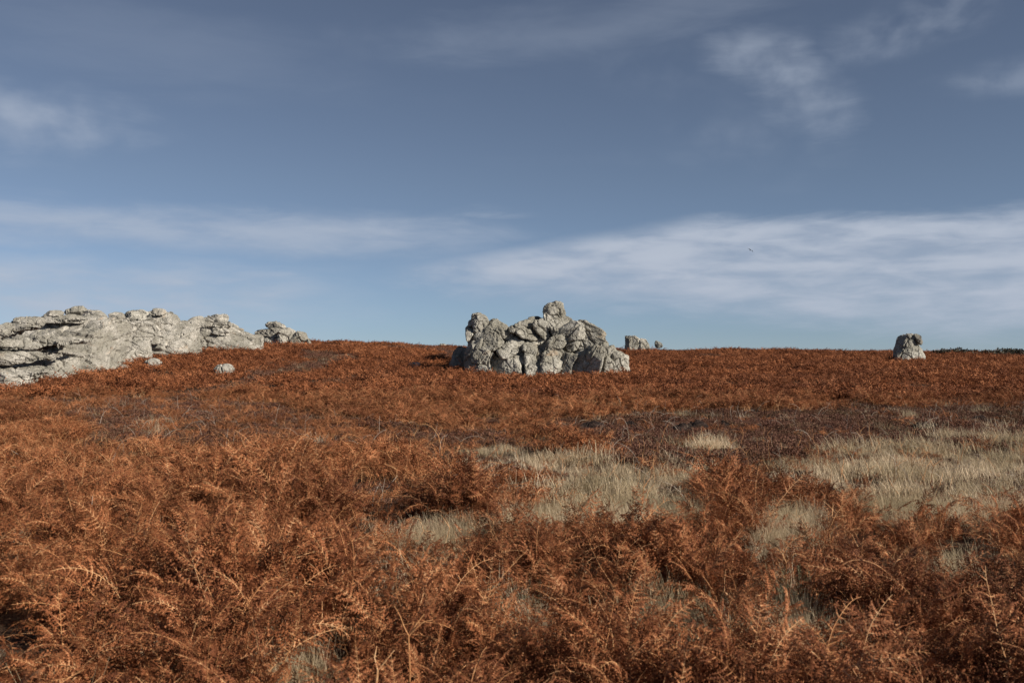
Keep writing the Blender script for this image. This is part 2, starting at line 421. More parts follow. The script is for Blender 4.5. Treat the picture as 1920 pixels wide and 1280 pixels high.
def rock_block(name, outline, y_mid, thick, mat, seed, lean=0.25, blocky=3.2, rough=1.0, n=None, strata=None, origin=None, parent=None, cuts=None, joints=None, tilt=0.0):
    """a weathered granite block: the outline (x, z in metres) closed to a rounded body `thick` deep, then broken up"""
    O = np.asarray(outline, float)
    w, h = np.ptp(O[:, 0]), np.ptp(O[:, 1]); size = math.sqrt(w * h)
    n = n or int(np.clip((w + h) * 2 / 0.05, 60, 260)); mrow = int(np.clip(n * 0.42, 24, 100))
    R = resample(O, n); c = np.array([(R[:, 0].min() + R[:, 0].max()) / 2 * .5 + R[:, 0].mean() * .5, R[:, 1].mean()])
    th = np.linspace(0, math.pi, 4001)
    s = np.sin(th) ** (2 / blocky); t = -np.sign(np.cos(th)) * np.abs(np.cos(th)) ** (2 / blocky)
    arc = np.r_[0, np.cumsum(np.hypot(np.diff(s), np.diff(t)))]; q = np.linspace(0, arc[-1], mrow + 1)[1:-1]
    s, t = np.interp(q, arc, s), np.interp(q, arc, t)
    V = [[c[0], y_mid - thick / 2, c[1]]]
    rows = []
    for sj, tj in zip(s, t):
        q = c + (R - c) * sj
        rows.append(np.stack([q[:, 0], np.full(n, y_mid + tj * thick / 2), q[:, 1]], 1))
    V = np.vstack([np.array(V)] + rows + [np.array([[c[0], y_mid + thick / 2, c[1]]])])
    rs = np.random.default_rng(seed)
    ctr = np.array([c[0], y_mid, c[1]])
    for _ in range(int(9 + min(size, 4) * 4) if cuts is None else cuts):       # split faces: flat cuts, mostly towards the front and top
        q = rs.normal(0, 1, 3) + np.array([0.0, -0.7, 0.15])
        if joints is not None:                       # the rock splits along a few shared directions
            q = np.array(joints[rs.integers(len(joints))]) + rs.normal(0, 0.10, 3)
        elif abs(q[1]) < 0.45: q[1] = -0.6
        q /= np.linalg.norm(q)
        dd = (V - ctr) @ q; hh = dd.max() * rs.uniform(*((0.62, 0.90) if cuts is None else (0.80, 0.97)))
        V -= q[None, :] * (np.maximum(dd - hh, 0) * 0.97)[:, None]
    for ax, oi in ((0, 0), (2, 1)):                  # keep the full width and height after the cuts
        lo, hi = V[:, ax].min(), V[:, ax].max(); ol, oh = O[:, oi].min(), O[:, oi].max()
        V[:, ax] = ol + (V[:, ax] - lo) * (oh - ol) / (hi - lo)
    V[:, 1] += lean * (V[:, 2] - c[1]) + tilt * (V[:, 0] - c[0])
    Fc = []
    m = len(rows)
    for i in range(n):
        j = (i + 1) % n
        Fc.append((0, 1 + i, 1 + j))
        for k in range(m - 1):
            a = 1 + k * n
            Fc.append((a + i, a + n + i, a + n + j, a + j))
        a = 1 + (m - 1) * n
        Fc.append((a + i, len(V) - 1, a + j))
    me = bpy.data.meshes.new(name)
    me.from_pydata(V.tolist(), [], Fc); me.update()
    N = np.zeros(len(V) * 3); me.vertices.foreach_get('normal', N); N = N.reshape(-1, 3)
    if np.mean(((V - V.mean(0)) * N).sum(1)) < 0:
        me.flip_normals(); N = -N
    off = rs.uniform(-50, 50, 3)
    P = V + off
    if strata is not None:                   # stretched along a dipping grain
        a = math.radians(strata[0]); k = strata[1]
        ca, sa = math.cos(a), math.sin(a)
        u = P[:, 0] * ca + P[:, 2] * sa; v = -P[:, 0] * sa + P[:, 2] * ca
        P = np.stack([u / k, P[:, 1] / 1.5, v * 1.4], 1)
    lim = min(1.0, size / 1.6)
    warp = np.stack([fbm(P * 1.1, 2, 3 + k) for k in range(3)], 1) * 0.12
    disp = fbm(P * 0.7, 2, 11) * 0.06 * lim * rough
    for sc, amp, crack, cw in ((0.55, 0.14, 0.14, 0.03), (1.5, 0.07, 0.08, 0.03), (3.6, 0.035, 0.03, 0.05)):
        f1, f2, cid, vec = voronoi(P * sc + warp, 40 + int(sc * 10))
        rv = np.stack([np.sin(cid * 91.7), np.sin(cid * 47.3 + 2), np.sin(cid * 129.1 + 4)], 1)
        disp += np.clip((rv * vec).sum(1), -0.6, 0.6) * amp * lim * rough
        disp -= crack * lim * rough * np.exp(-((f2 - f1) / cw) ** 2)
    disp += (0.25 - np.abs(fbm(P * 1.7, 3, 29))) * 0.05 * lim * rough
    disp += fbm(P * 4.5, 3, 23, 0.6) * 0.028 * min(1, lim * 1.6) * rough
    V2 = V + N * disp[:, None]
    if origin is not None: V2 = V2 - np.asarray(origin)
    me.vertices.foreach_set('co', V2.ravel())
    me.materials.append(mat)
    me.polygons.foreach_set('use_smooth', np.ones(len(me.polygons), bool))
    me.update()
    me.set_sharp_from_angle(angle=math.radians(38))
    ob = bpy.data.objects.new(name, me)
    if origin is not None and parent is None: ob.location = origin
    return link(ob, parent)

def zoomed(ox, oy, sc):
    return lambda pts: [(ox + x / sc, oy + y / sc) for x, y in pts]

def outline_at(pts, d):
    return [((px - 960) / F * d, ZC + (HOR - row) / F * d) for px, row in pts]

def outcrop(name, label, cat, blocks, conv, depth, base_row, mat, slope=0.55, group=None, seed0=0, rough=1.0, strata=None, joints=None, slabby=False):
    """blocks: (part name, outline, extra depth, thickness factor). depth: function of the photo column"""
    cx = np.mean([p[0] for b in blocks for p in conv(b[1])]); d0 = depth(cx)
    x0 = (cx - 960) / F * d0
    root = bpy.data.objects.new(name, None); root.empty_display_size = 0.5
    root.location = (x0, d0, float(height(np.array([x0]), np.array([d0]))[0])); link(root)
    tag(root, label, cat, group)
    og = tuple(root.location)
    for i, blk in enumerate(blocks):
        pname, pts, extra, tf = blk[:4]
        kw = blk[4] if len(blk) > 4 else {}
        q = np.array(conv(pts)); mx, my = q.mean(0)
        for v in q:                              # the feet run on down into the ground
            if v[1] > base_row(v[0]) - 9: v[1] += 26
        d = depth(mx) + extra
        hgt = max(0.0, (base_row(mx) - my) / F * d)
        d = d + slope * hgt
        rb = np.random.default_rng(seed0 + i); dl, tx = 0.0, 0.0
        if slabby and pname != 'rock_core':              # flat split faces set at different angles
            d -= 0.45 * extra; ux = (mx - 960) / F * d; uz = hgt
            tx = kw.get('tilt', 0.62 * math.sin(ux * 0.95 + 0.8 + seed0) + rb.uniform(-0.25, 0.25)); dl = 0.30 * math.sin(ux * 0.7 + uz * 1.2) + rb.uniform(-0.12, 0.12)
            tx *= min(1.0, 2.4 / max(0.1, np.ptp(q[:, 0]) / F * d))
        qc = q.mean(0); q = qc + (q - qc) * (1.0 if pname == 'rock_core' else kw.get('grow', 1.06))
        O = np.array(outline_at(q.tolist(), d))
        size = math.sqrt(np.ptp(O[:, 0]) * np.ptp(O[:, 1]))
        T = max(0.5, size * tf)
        rock_block(pname, O, d + 0.22 * T, T, kw.get('mat', mat), seed0 + i * 7 + 3, lean=kw.get('lean', slope * 0.7) + dl, tilt=tx,
                   blocky=kw.get('blocky', 3.6) * (1.9 if slabby and pname != 'rock_core' else 1.0), rough=rough * kw.get('rough', 1.0), strata=kw.get('strata', strata),
                   origin=og, parent=root, cuts=5 if pname == 'rock_core' else 6 if slabby else None, joints=None if pname == 'rock_core' else joints)
    return root

def lone_rock(name, label, cat, pts, conv, d, tf, mat, seed, group=None, lean=0.1, blocky=2.8, rough=0.8, grow=1.08, drop=1.5, cuts=None):
    q = np.array(conv(pts)); qc = q.mean(0); q = qc + (q - qc) * grow + np.array([0, drop]); O = np.array(outline_at(q.tolist(), d))
    size = math.sqrt(np.ptp(O[:, 0]) * np.ptp(O[:, 1])); T = max(0.25, size * tf)
    og = (float(O[:, 0].mean()), d + 0.22 * T, float(O[:, 1].min()))
    ob = rock_block(name, O, d + 0.22 * T, T, mat, seed, lean=lean, blocky=blocky, rough=rough, origin=og, cuts=cuts)
    return tag(ob, label, cat, group)

# --- the outcrop in the middle
ZCEN = zoomed(840, 540, 5.3333)
DC = lambda px: 66.3
BC = lambda px: 694
CEN = [
 ('rock_core', [(185, 880), (198, 400), (300, 335), (440, 345), (560, 400), (760, 400), (1000, 370), (1250, 400), (1450, 520), (1580, 880)], 7.5, 0.9, {'rough': 1.2}),
 ('rock_core', [(205, 860), (215, 600), (330, 480), (560, 430), (640, 420), (800, 350), (960, 330), (1240, 350), (1500, 450), (1550, 520), (1690, 650), (1770, 720), (1780, 860)], 1.3, 0.75, {'rough': 1.2}),
 ('rock_core', [(205, 640), (235, 440), (330, 360), (450, 345), (560, 400), (640, 430), (620, 620), (400, 700)], 0.9, 0.6),
 ('boulder', [(200, 330), (232, 312), (250, 370), (205, 385)], 0.1, 1.0),
 ('boulder', [(172, 410), (200, 375), (245, 385), (256, 450), (215, 530), (185, 530), (172, 460)], 0.1, 1.0),
 ('slab', [(215, 570), (270, 455), (390, 340), (430, 303), (490, 308), (515, 370), (450, 450), (330, 540), (240, 600)], 0.05, 0.8),
 ('boulder', [(240, 570), (330, 470), (420, 420), (505, 395), (556, 440), (558, 515), (520, 575), (440, 628), (360, 608), (260, 600)], -0.7, 0.7, {'blocky': 2.4}),
 ('boulder', [(150, 770), (165, 690), (190, 590), (250, 570), (400, 605), (435, 650), (395, 730), (470, 830), (330, 850), (160, 850)], -0.2, 0.8),
 ('slab', [(490, 330), (540, 370), (620, 395), (655, 460), (600, 530), (550, 510), (540, 430), (500, 390)], 0.2, 0.9),
 ('boulder', [(505, 610), (640, 500), (690, 478), (755, 488), (762, 590), (690, 650), (640, 690), (560, 705), (512, 665)], -0.5, 0.8),
 ('boulder', [(513, 650), (600, 636), (636, 690), (600, 726), (525, 716)], -0.5, 0.8, {'blocky': 2.4}),
 ('boulder', [(400, 690), (520, 700), (700, 715), (745, 850), (600, 870), (480, 850), (420, 760)], -0.2, 0.8),
 ('pillar', [(752, 600), (790, 545), (880, 528), (955, 548), (935, 680), (918, 860), (790, 860), (760, 720)], -0.9, 0.8, {'blocky': 3.4}),
 ('boulder', [(640, 650), (745, 585), (775, 690), (775, 760), (690, 740)], -0.1, 0.8),
 ('slab', [(608, 392), (760, 328), (870, 322), (890, 400), (760, 420), (690, 450), (640, 445)], 0.1, 0.9),
 ('boulder', [(685, 440), (750, 398), (850, 405), (893, 450), (888, 525), (760, 510)], -0.5, 0.9, {'blocky': 3.6}),
 ('pillar', [(858, 320), (960, 300), (1005, 330), (1005, 470), (965, 510), (885, 440), (862, 400)], -0.3, 0.8),
 ('boulder', [(770, 330), (830, 288), (890, 283), (930, 300), (870, 345)], 1.0, 1.2, {'mat': 'dark'}),
 ('boulder', [(958, 268), (1000, 240), (1110, 300), (1180, 255), (1245, 318), (1210, 380), (1070, 420), (1000, 410)], 0.1, 0.9),
 ('boulder', [(1050, 380), (1120, 335), (1156, 370), (1100, 432), (1058, 430)], -0.5, 0.9),
 ('slab', [(1040, 440), (1200, 370), (1240, 333), (1335, 342), (1350, 480), (1320, 600), (1230, 650), (1175, 630), (1150, 540), (1080, 480)], -0.4, 0.7, {'strata': (35, 2.0)}),
 ('slab', [(1300, 338), (1360, 327), (1440, 375), (1530, 415), (1565, 460), (1540, 480), (1400, 420)], 0.0, 0.9, {'strata': (-30, 2.5)}),
 ('slab', [(1320, 370), (1420, 410), (1565, 465), (1568, 540), (1480, 580), (1380, 620), (1290, 620), (1300, 480)], -0.2, 0.6, {'strata': (-35, 2.5)}),
 ('boulder', [(1470, 572), (1540, 505), (1605, 550), (1608, 585), (1570, 622)], -0.4, 0.8),
 ('boulder', [(965, 610), (1000, 515), (1100, 465), (1185, 495), (1210, 530), (1120, 610), (990, 650)], -0.8, 0.7),
 ('boulder', [(940, 700), (1010, 615), (1080, 604), (1160, 648), (1130, 770), (1050, 860), (930, 860)], -1.0, 0.8, {'blocky': 2.6}),
 ('boulder', [(1120, 780), (1150, 620), (1310, 630), (1230, 760), (1200, 860), (1100, 860)], -0.3, 0.8),
 ('slab', [(1170, 860), (1200, 760), (1300, 665), (1400, 595), (1485, 585), (1545, 620), (1510, 730), (1470, 860)], -0.9, 0.7, {'strata': (62, 2.6)}),
 ('slab', [(1470, 860), (1500, 690), (1580, 615), (1655, 585), (1670, 630), (1655, 700), (1610, 700), (1570, 860)], -0.7, 0.8, {'strata': (60, 2.2)}),
 ('boulder', [(1645, 700), (1700, 628), (1750, 622), (1792, 680), (1800, 860), (1720, 860), (1650, 780)], -0.6, 0.8),
 ('boulder', [(1530, 860), (1590, 695), (1645, 750), (1670, 860)], -1.1, 0.8),
 ('boulder', [(20, 830), (45, 665), (120, 598), (195, 610), (200, 830)], 2.4, 0.9, {'mat': 'dark'}),
]
for b in CEN:
    if len(b) > 4 and b[4].get('mat') == 'dark': b[4]['mat'] = M_ROCK_D
outcrop('rock_outcrop', 'jagged grey granite outcrop of many cracked boulders crowned by a head-shaped stone', 'rock outcrop',
        CEN, ZCEN, DC, BC, M_ROCK_C, slope=0.5, seed0=100, rough=1.0, slabby=True,
        joints=[(0.55, -0.72, 0.42), (-0.62, -0.74, 0.25), (0.25, -0.35, 0.90), (0.12, -0.97, 0.20), (0.75, -0.6, -0.28), (-0.45, -0.55, 0.70), (0.6, -0.25, 0.75)])
lone_rock('perched_boulder', 'head-shaped grey stone standing on the very top of the cracked outcrop', 'boulder',
          [(968, 185), (1010, 140), (1080, 126), (1132, 138), (1148, 210), (1165, 250), (1130, 345), (1070, 340), (1000, 285), (966, 235)],
          ZCEN, 68.3, 1.0, M_ROCK_C, 901, rough=1.0, blocky=4.0, cuts=6)
lone_rock('perched_boulder', 'grey egg-shaped stone leaning on the shoulder of the cracked outcrop', 'boulder',
          [(234, 268), (310, 238), (372, 275), (402, 330), (345, 410), (268, 455), (245, 390), (232, 320)],
          ZCEN, 67.6, 0.9, M_ROCK_C, 902, rough=0.9, blocky=3.6, cuts=6)

# --- the long outcrop on the left, running back up the slope
ZLEFT = zoomed(0, 540, 5.3333)
DL = lambda px: 51 + 30 * float(np.clip(px / 480, -0.25, 1.1))
BL = lambda px: float(np.interp(px, [-80, 0, 100, 200, 270, 300, 500], [735, 722, 708, 698, 668, 657, 656]))
sh = lambda pts: [(x + 1600, y) for x, y in pts]      # second enlargement starts 300 px further right
LEFT = [
 ('rock_core', [(-520, 1040), (-500, 520), (-100, 410), (130, 330), (400, 300), (720, 275), (980, 290), (1140, 360), (1100, 640), (1000, 860), (700, 930), (100, 1010)], 2.4, 0.6),
 ('rock_core', [(900, 860), (880, 380), (1050, 305), (1330, 285), (1560, 270), (1760, 350), (1900, 380), (1960, 640), (1500, 680), (1300, 760), (1100, 860)], 2.6, 0.6),
 ('rock_core', sh([(-60, 640), (40, 370), (270, 355), (460, 340), (640, 365), (860, 460), (945, 500), (950, 650)]), 1.0, 0.6),
 ('slab', [(-340, 600), (-280, 440), (-60, 370), (42, 352), (30, 450), (-100, 580)], 0.4, 0.9),
 ('boulder', [(15, 450), (50, 365), (130, 298), (250, 280), (342, 298), (382, 350), (300, 400), (180, 420), (80, 480)], -0.2, 0.9, {'blocky': 2.4}),
 ('slab', [(378, 312), (420, 275), (540, 262), (700, 266), (810, 310), (760, 355), (560, 350), (400, 352)], 0.0, 0.9),
 ('boulder', [(428, 275), (480, 224), (570, 218), (614, 245), (604, 280), (480, 285)], 0.4, 1.0),
 ('slab', [(750, 262), (830, 224), (960, 238), (1025, 275), (1040, 310), (860, 310)], 0.3, 0.9),
 ('slab', [(795, 340), (820, 288), (1000, 282), (1120, 318), (1210, 350), (1060, 395), (860, 385)], 0.0, 0.8),
 ('slab', [(110, 470), (400, 350), (800, 335), (1100, 375), (1240, 380), (1110, 480), (960, 500), (800, 495), (600, 485), (300, 510), (130, 520)], 0.5, 0.5, {'blocky': 2.4}),
 ('slab', [(-300, 530), (0, 495), (200, 495), (335, 560), (260, 610), (120, 585), (-300, 640)], -0.3, 0.8),
 ('slab', [(195, 570), (260, 508), (450, 492), (700, 494), (825, 520), (800, 575), (560, 555), (430, 590), (300, 628), (205, 600)], -0.9, 0.8),
 ('slab', [(-300, 640), (0, 608), (120, 625), (335, 632), (356, 710), (150, 755), (-300, 780)], -0.3, 0.8),
 ('boulder', [(395, 610), (470, 552), (560, 552), (598, 650), (525, 712), (415, 705)], -0.9, 0.9),
 ('boulder', [(535, 540), (690, 545), (705, 630), (590, 640)], -0.8, 0.9, {'blocky': 3.6}),
 ('boulder', [(590, 700), (690, 640), (770, 640), (780, 740), (640, 770)], -0.8, 0.8),
 ('boulder', [(735, 650), (780, 575), (900, 535), (1035, 555), (1070, 640), (1010, 705), (880, 725), (755, 705)], -0.9, 0.8, {'blocky': 2.3}),
 ('boulder', [(935, 495), (990, 452), (1060, 446), (1135, 488), (1190, 570), (1080, 585), (1000, 555), (945, 530)], -0.9, 0.8, {'blocky': 2.6}),
 ('slab', [(815, 555), (838, 488), (940, 495), (1005, 545), (900, 570)], -0.5, 0.8),
 ('slab', [(1050, 560), (1205, 585), (1262, 700), (1250, 790), (1130, 790), (1075, 660)], -0.8, 0.7, {'strata': (-60, 2.2)}),
 ('slab', [(1140, 455), (1235, 510), (1330, 545), (1430, 595), (1500, 650), (1420, 690), (1280, 590), (1160, 580)], -0.4, 0.7, {'strata': (-30, 2.2)}),
 ('slab', [(1200, 650), (1320, 555), (1430, 665), (1400, 705), (1330, 770), (1245, 790)], -0.8, 0.7),
 ('boulder', [(725, 755), (880, 715), (1015, 690), (1145, 800), (1050, 880), (930, 930), (750, 930)], -1.0, 0.7, {'strata': (40, 2.0)}),
 ('boulder', [(340, 730), (560, 690), (725, 735), (750, 900), (450, 950), (390, 780)], -0.3, 0.7),
 ('slab', [(-300, 780), (60, 765), (345, 760), (370, 810), (260, 880), (60, 1040), (-300, 1080)], -0.6, 0.7),
 ('slab', [(80, 1020), (250, 850), (450, 845), (745, 865), (760, 940), (400, 970), (150, 1040)], -0.8, 0.6),
 ('pillar', [(1228, 345), (1330, 318), (1440, 305), (1505, 350), (1515, 545), (1430, 580), (1340, 510), (1230, 480), (1110, 440)], -0.3, 0.6, {'blocky': 3.4}),
 ('boulder', [(1083, 268), (1120, 238), (1200, 243), (1222, 320), (1130, 325)], 0.2, 1.0),
 ('boulder', [(1205, 265), (1260, 223), (1380, 222), (1435, 250), (1488, 305), (1300, 335), (1210, 335)], 0.2, 0.9, {'mat': 'dark'}),
 ('slab', [(1465, 240), (1540, 198), (1622, 212), (1650, 250), (1560, 275), (1480, 262)], 0.1, 1.0),
 ('boulder', [(1475, 305), (1500, 258), (1640, 245), (1742, 285), (1770, 335), (1700, 395), (1560, 370), (1490, 350)], 0.0, 0.9),
 ('boulder', [(1645, 242), (1690, 232), (1755, 285), (1750, 330), (1680, 315)], 0.1, 0.9),
 ('slab', [(1495, 360), (1650, 365), (1700, 415), (1810, 440), (1640, 500), (1550, 480)], -0.2, 0.8),
 ('boulder', [(1655, 405), (1740, 376), (1830, 395), (1790, 485), (1690, 465)], -0.4, 0.8),
 ('boulder', [(1495, 490), (1565, 485), (1592, 545), (1520, 560)], -0.4, 0.8),
 ('slab', [(1420, 580), (1590, 555), (1700, 505), (1880, 550), (1970, 660), (1560, 680), (1440, 660)], -0.5, 0.6, {'blocky': 2.2}),
 ('boulder', sh([(265, 335), (340, 293), (400, 282), (424, 330), (405, 385), (330, 400), (278, 375)]), 0.0, 0.9),
 ('boulder', sh([(418, 295), (450, 268), (525, 298), (655, 328), (690, 362), (665, 400), (560, 390), (470, 400), (428, 380)]), 0.0, 0.9),
 ('slab', sh([(500, 288), (580, 268), (662, 248), (668, 325), (640, 350), (560, 335)]), 0.2, 0.9),
 ('slab', sh([(680, 400), (760, 398), (822, 413), (805, 435), (700, 430)]), 0.2, 1.2),
 ('slab', sh([(465, 390), (560, 375), (645, 415), (690, 475), (600, 470), (500, 445)]), -0.3, 0.8),
 ('slab', sh([(255, 405), (420, 395), (520, 430), (660, 430), (860, 445), (945, 485), (962, 660), (800, 670), (480, 665), (400, 640), (285, 510)]), -0.2, 0.6, {'strata': (-52, 3.2), 'rough': 1.2}),
 ('slab', sh([(630, 405), (760, 418), (880, 450), (945, 520), (800, 535), (700, 495)]), -0.1, 0.7, {'strata': (-40, 2.6)}),
 ('slab', sh([(925, 468), (985, 466), (1012, 580), (960, 600), (930, 530)]), 0.3, 0.8),
 ('boulder', sh([(165, 470), (210, 395), (272, 395), (292, 505), (200, 510)]), -0.4, 0.8),
 ('boulder', sh([(170, 325), (250, 322), (290, 385), (200, 405)]), 0.1, 0.9),
]
for b in LEFT:
    if len(b) > 4 and b[4].get('mat') == 'dark': b[4]['mat'] = M_ROCK_C
outcrop('rock_outcrop', 'long pale granite outcrop of slabs and ledges running up the slope', 'rock outcrop',
        LEFT, ZLEFT, DL, BL, M_ROCK_L, slope=0.55, seed0=400, rough=1.2, strata=(-6, 2.0),
        joints=[(0.45, -0.80, 0.40), (-0.55, -0.78, 0.30), (0.1, -0.40, 0.91), (0.05, -0.98, 0.15), (0.6, -0.7, -0.4), (0.3, -0.55, 0.78)])
lone_rock('perched_boulder', 'flat-topped olive-grey stone perched on the crest of the long pale outcrop', 'boulder',
          [(638, 212), (680, 178), (760, 168), (832, 176), (838, 205), (795, 228), (780, 262), (665, 264)],
          ZLEFT, 61.0, 1.0, M_ROCK_C, 903)
lone_rock('perched_boulder', 'small rounded stone at the tapering end of the long pale outcrop', 'boulder',
          sh([(683, 350), (720, 343), (778, 374), (765, 408), (700, 408)]), ZLEFT, 80.2, 1.0, M_ROCK_L, 904)

# --- smaller outcrop just behind it
SM = [
 ('rock_core', [(955, 620), (965, 465), (1150, 470), (1240, 420), (1320, 470), (1335, 600), (1200, 620)], 0.2, 0.7),
 ('slab', [(946, 425), (1000, 408), (1100, 398), (1200, 398), (1245, 450), (1150, 490), (960, 468)], -0.2, 0.9),
 ('slab', [(1048, 360), (1150, 338), (1212, 368), (1250, 415), (1150, 430), (1060, 390)], 0.1, 0.9),
 ('boulder', [(1180, 470), (1245, 410), (1322, 458), (1335, 600), (1200, 620)], -0.5, 0.8),
 ('boulder', [(1320, 485), (1390, 437), (1445, 458), (1486, 520), (1490, 600), (1325, 600)], -0.2, 0.8),
 ('boulder', [(1478, 510), (1530, 512), (1566, 555), (1560, 600), (1484, 600)], 0.0, 0.9),
]
outcrop('rock_outcrop', 'small pale rock pile on the skyline just past the long outcrop', 'rock outcrop',
        SM, zoomed(300, 540, 5.3333), lambda px: 98.0, lambda px: 645, M_ROCK_L, slope=0.4, seed0=700, slabby=True)

# --- standing stone on the right
ZST = zoomed(1640, 600, 6.857)
ST = [
 ('boulder', [(296, 600), (290, 370), (328, 312), (368, 210), (410, 183), (532, 172), (560, 250), (600, 320), (645, 400), (664, 450), (678, 600)], 0.0, 0.6, {'blocky': 2.4, 'tilt': 0.32, 'grow': 1.0}),
 ('boulder', [(425, 620), (470, 480), (600, 455), (668, 480), (684, 620)], -0.5, 0.7, {'tilt': 0.5, 'grow': 1.0}),
]
outcrop('standing_stone', 'lone squat grey standing stone on the open bracken, narrower at the top', 'standing stone',
        ST, ZST, lambda px: 88.0, lambda px: 677, M_ROCK_M, slope=0.15, seed0=800, slabby=True)
lone_rock('cap_stone', 'small grey block split from the shoulder of the lone standing stone', 'boulder',
          [(534, 174), (570, 168), (607, 193), (624, 292), (598, 306), (556, 262)], ZST, 88.05, 1.2, M_ROCK_C, 905, blocky=3.4)

# --- rocks on the skyline behind
ZK = zoomed(1140, 599, 12.0)
KR = [
 ('boulder', [(398, 365), (430, 378), (540, 362), (622, 362), (690, 420), (750, 490), (770, 620), (395, 620), (403, 440)], 0.0, 0.8, {'strata': (80, 2.5), 'rough': 1.4, 'tilt': 0.2, 'grow': 1.0}),
 ('boulder', [(690, 480), (800, 455), (900, 485), (990, 505), (1040, 640), (690, 640)], -0.6, 0.8, {'mat': M_ROCK_L, 'tilt': 0.3}),
 ('slab', [(930, 520), (1060, 520), (1190, 560), (1220, 660), (930, 660)], -0.6, 1.0, {'mat': M_ROCK_L, 'tilt': 0.3}),
]
outcrop('rock_outcrop', 'far low rock ridge on the skyline behind the jagged outcrop', 'rock outcrop',
        KR, ZK, lambda px: 138.0, lambda px: 650, M_ROCK_C, slope=0.2, seed0=850, slabby=True)
lone_rock('skyline_boulder', 'dark round boulder at the end of the far skyline ridge', 'boulder',
          [(1068, 530), (1088, 470), (1150, 463), (1205, 510), (1230, 600), (1090, 620)], ZK, 138.0, 1.0, M_ROCK_D, 906)

# --- loose stones on the slope
ZB2 = zoomed(300, 540, 5.3333)
STONE_FEET = []
def slope_stone(label, px, row, w_px, h_px, mat, seed, group=None):
    x, y, z = ground_at(px, row, 0.22)
    STONE_FEET.append((x, y, w_px / F * y))
    r = np.random.default_rng(seed)
    a = np.linspace(0, 2 * math.pi, 11, endpoint=False)
    q = [(px + math.cos(t) * w_px / 2 * r.uniform(.85, 1.1), row - h_px * 0.5 - math.sin(t) * h_px / 2 * r.uniform(.9, 1.08) * (1.0 if math.sin(t) > 0 else 2.4)) for t in a]
    return lone_rock('stone', label, 'stone', q, lambda p: p, y, 0.9, mat, seed, group, rough=0.9, blocky=2.6, grow=1.05, drop=1, cuts=9)
slope_stone('white oval stone lying alone on the rusty slope', 416, 698, 39, 17, M_ROCK_L, 911)
slope_stone('pale wedge of stone beside the foot of the long outcrop', 283, 686, 29, 15, M_ROCK_L, 912)
slope_stone('flat pale stone half buried at the foot of the long outcrop', 233, 691, 22, 9, M_ROCK_L, 913, 'stones at the foot of the long outcrop')
slope_stone('small upright stone against the foot of the long outcrop', 243, 684, 10, 12, M_ROCK_L, 914, 'stones at the foot of the long outcrop')
slope_stone('small pale stone showing above the ridge bracken', 830, 650, 16, 7, M_ROCK_L, 915)
slope_stone('flat pale slab in the shadow of the jagged outcrop', 775, 684, 26, 6, M_ROCK_L, 916)

# ------------------------------------------------------------------ plant building blocks
class PB:
    """collects faces of one plant mesh; material 0 = leaf, 1 = stem"""
    def __init__(self): self.v = []; self.f = []; self.mi = []
    def quad(self, a, b, c, d, mi=0):
        k = len(self.v); self.v += [a, b, c, d]; self.f.append((k, k + 1, k + 2, k + 3)); self.mi.append(mi)
    def tri(self, a, b, c, mi=0):
        k = len(self.v); self.v += [a, b, c]; self.f.append((k, k + 1, k + 2)); self.mi.append(mi)
    def tube(self, pts, rads, sides=3, mi=1):
        pts = [np.asarray(p, float) for p in pts]
        k0 = len(self.v)
        for i, p in enumerate(pts):
            t = pts[min(i + 1, len(pts) - 1)] - pts[max(i - 1, 0)]; t = t / (np.linalg.norm(t) + 1e-9)
            a = np.cross(t, [0.31, 0.9, 0.2]); a /= np.linalg.norm(a) + 1e-9; b = np.cross(t, a)
            for s in range(sides):
                w = 2 * math.pi * s / sides
                self.v.append(p + (a * math.cos(w) + b * math.sin(w)) * rads[i])
        for i in range(len(pts) - 1):
            for s in range(sides):
                q = (s + 1) % sides
                self.f.append((k0 + i * sides + s, k0 + i * sides + q, k0 + (i + 1) * sides + q, k0 + (i + 1) * sides + s)); self.mi.append(mi)
    def mesh(self, name, mats):
        return mesh_from(name, np.array(self.v), self.f, mats, self.mi, smooth_sh=False)

def nrm(v): return v / (np.linalg.norm(v) + 1e-9)

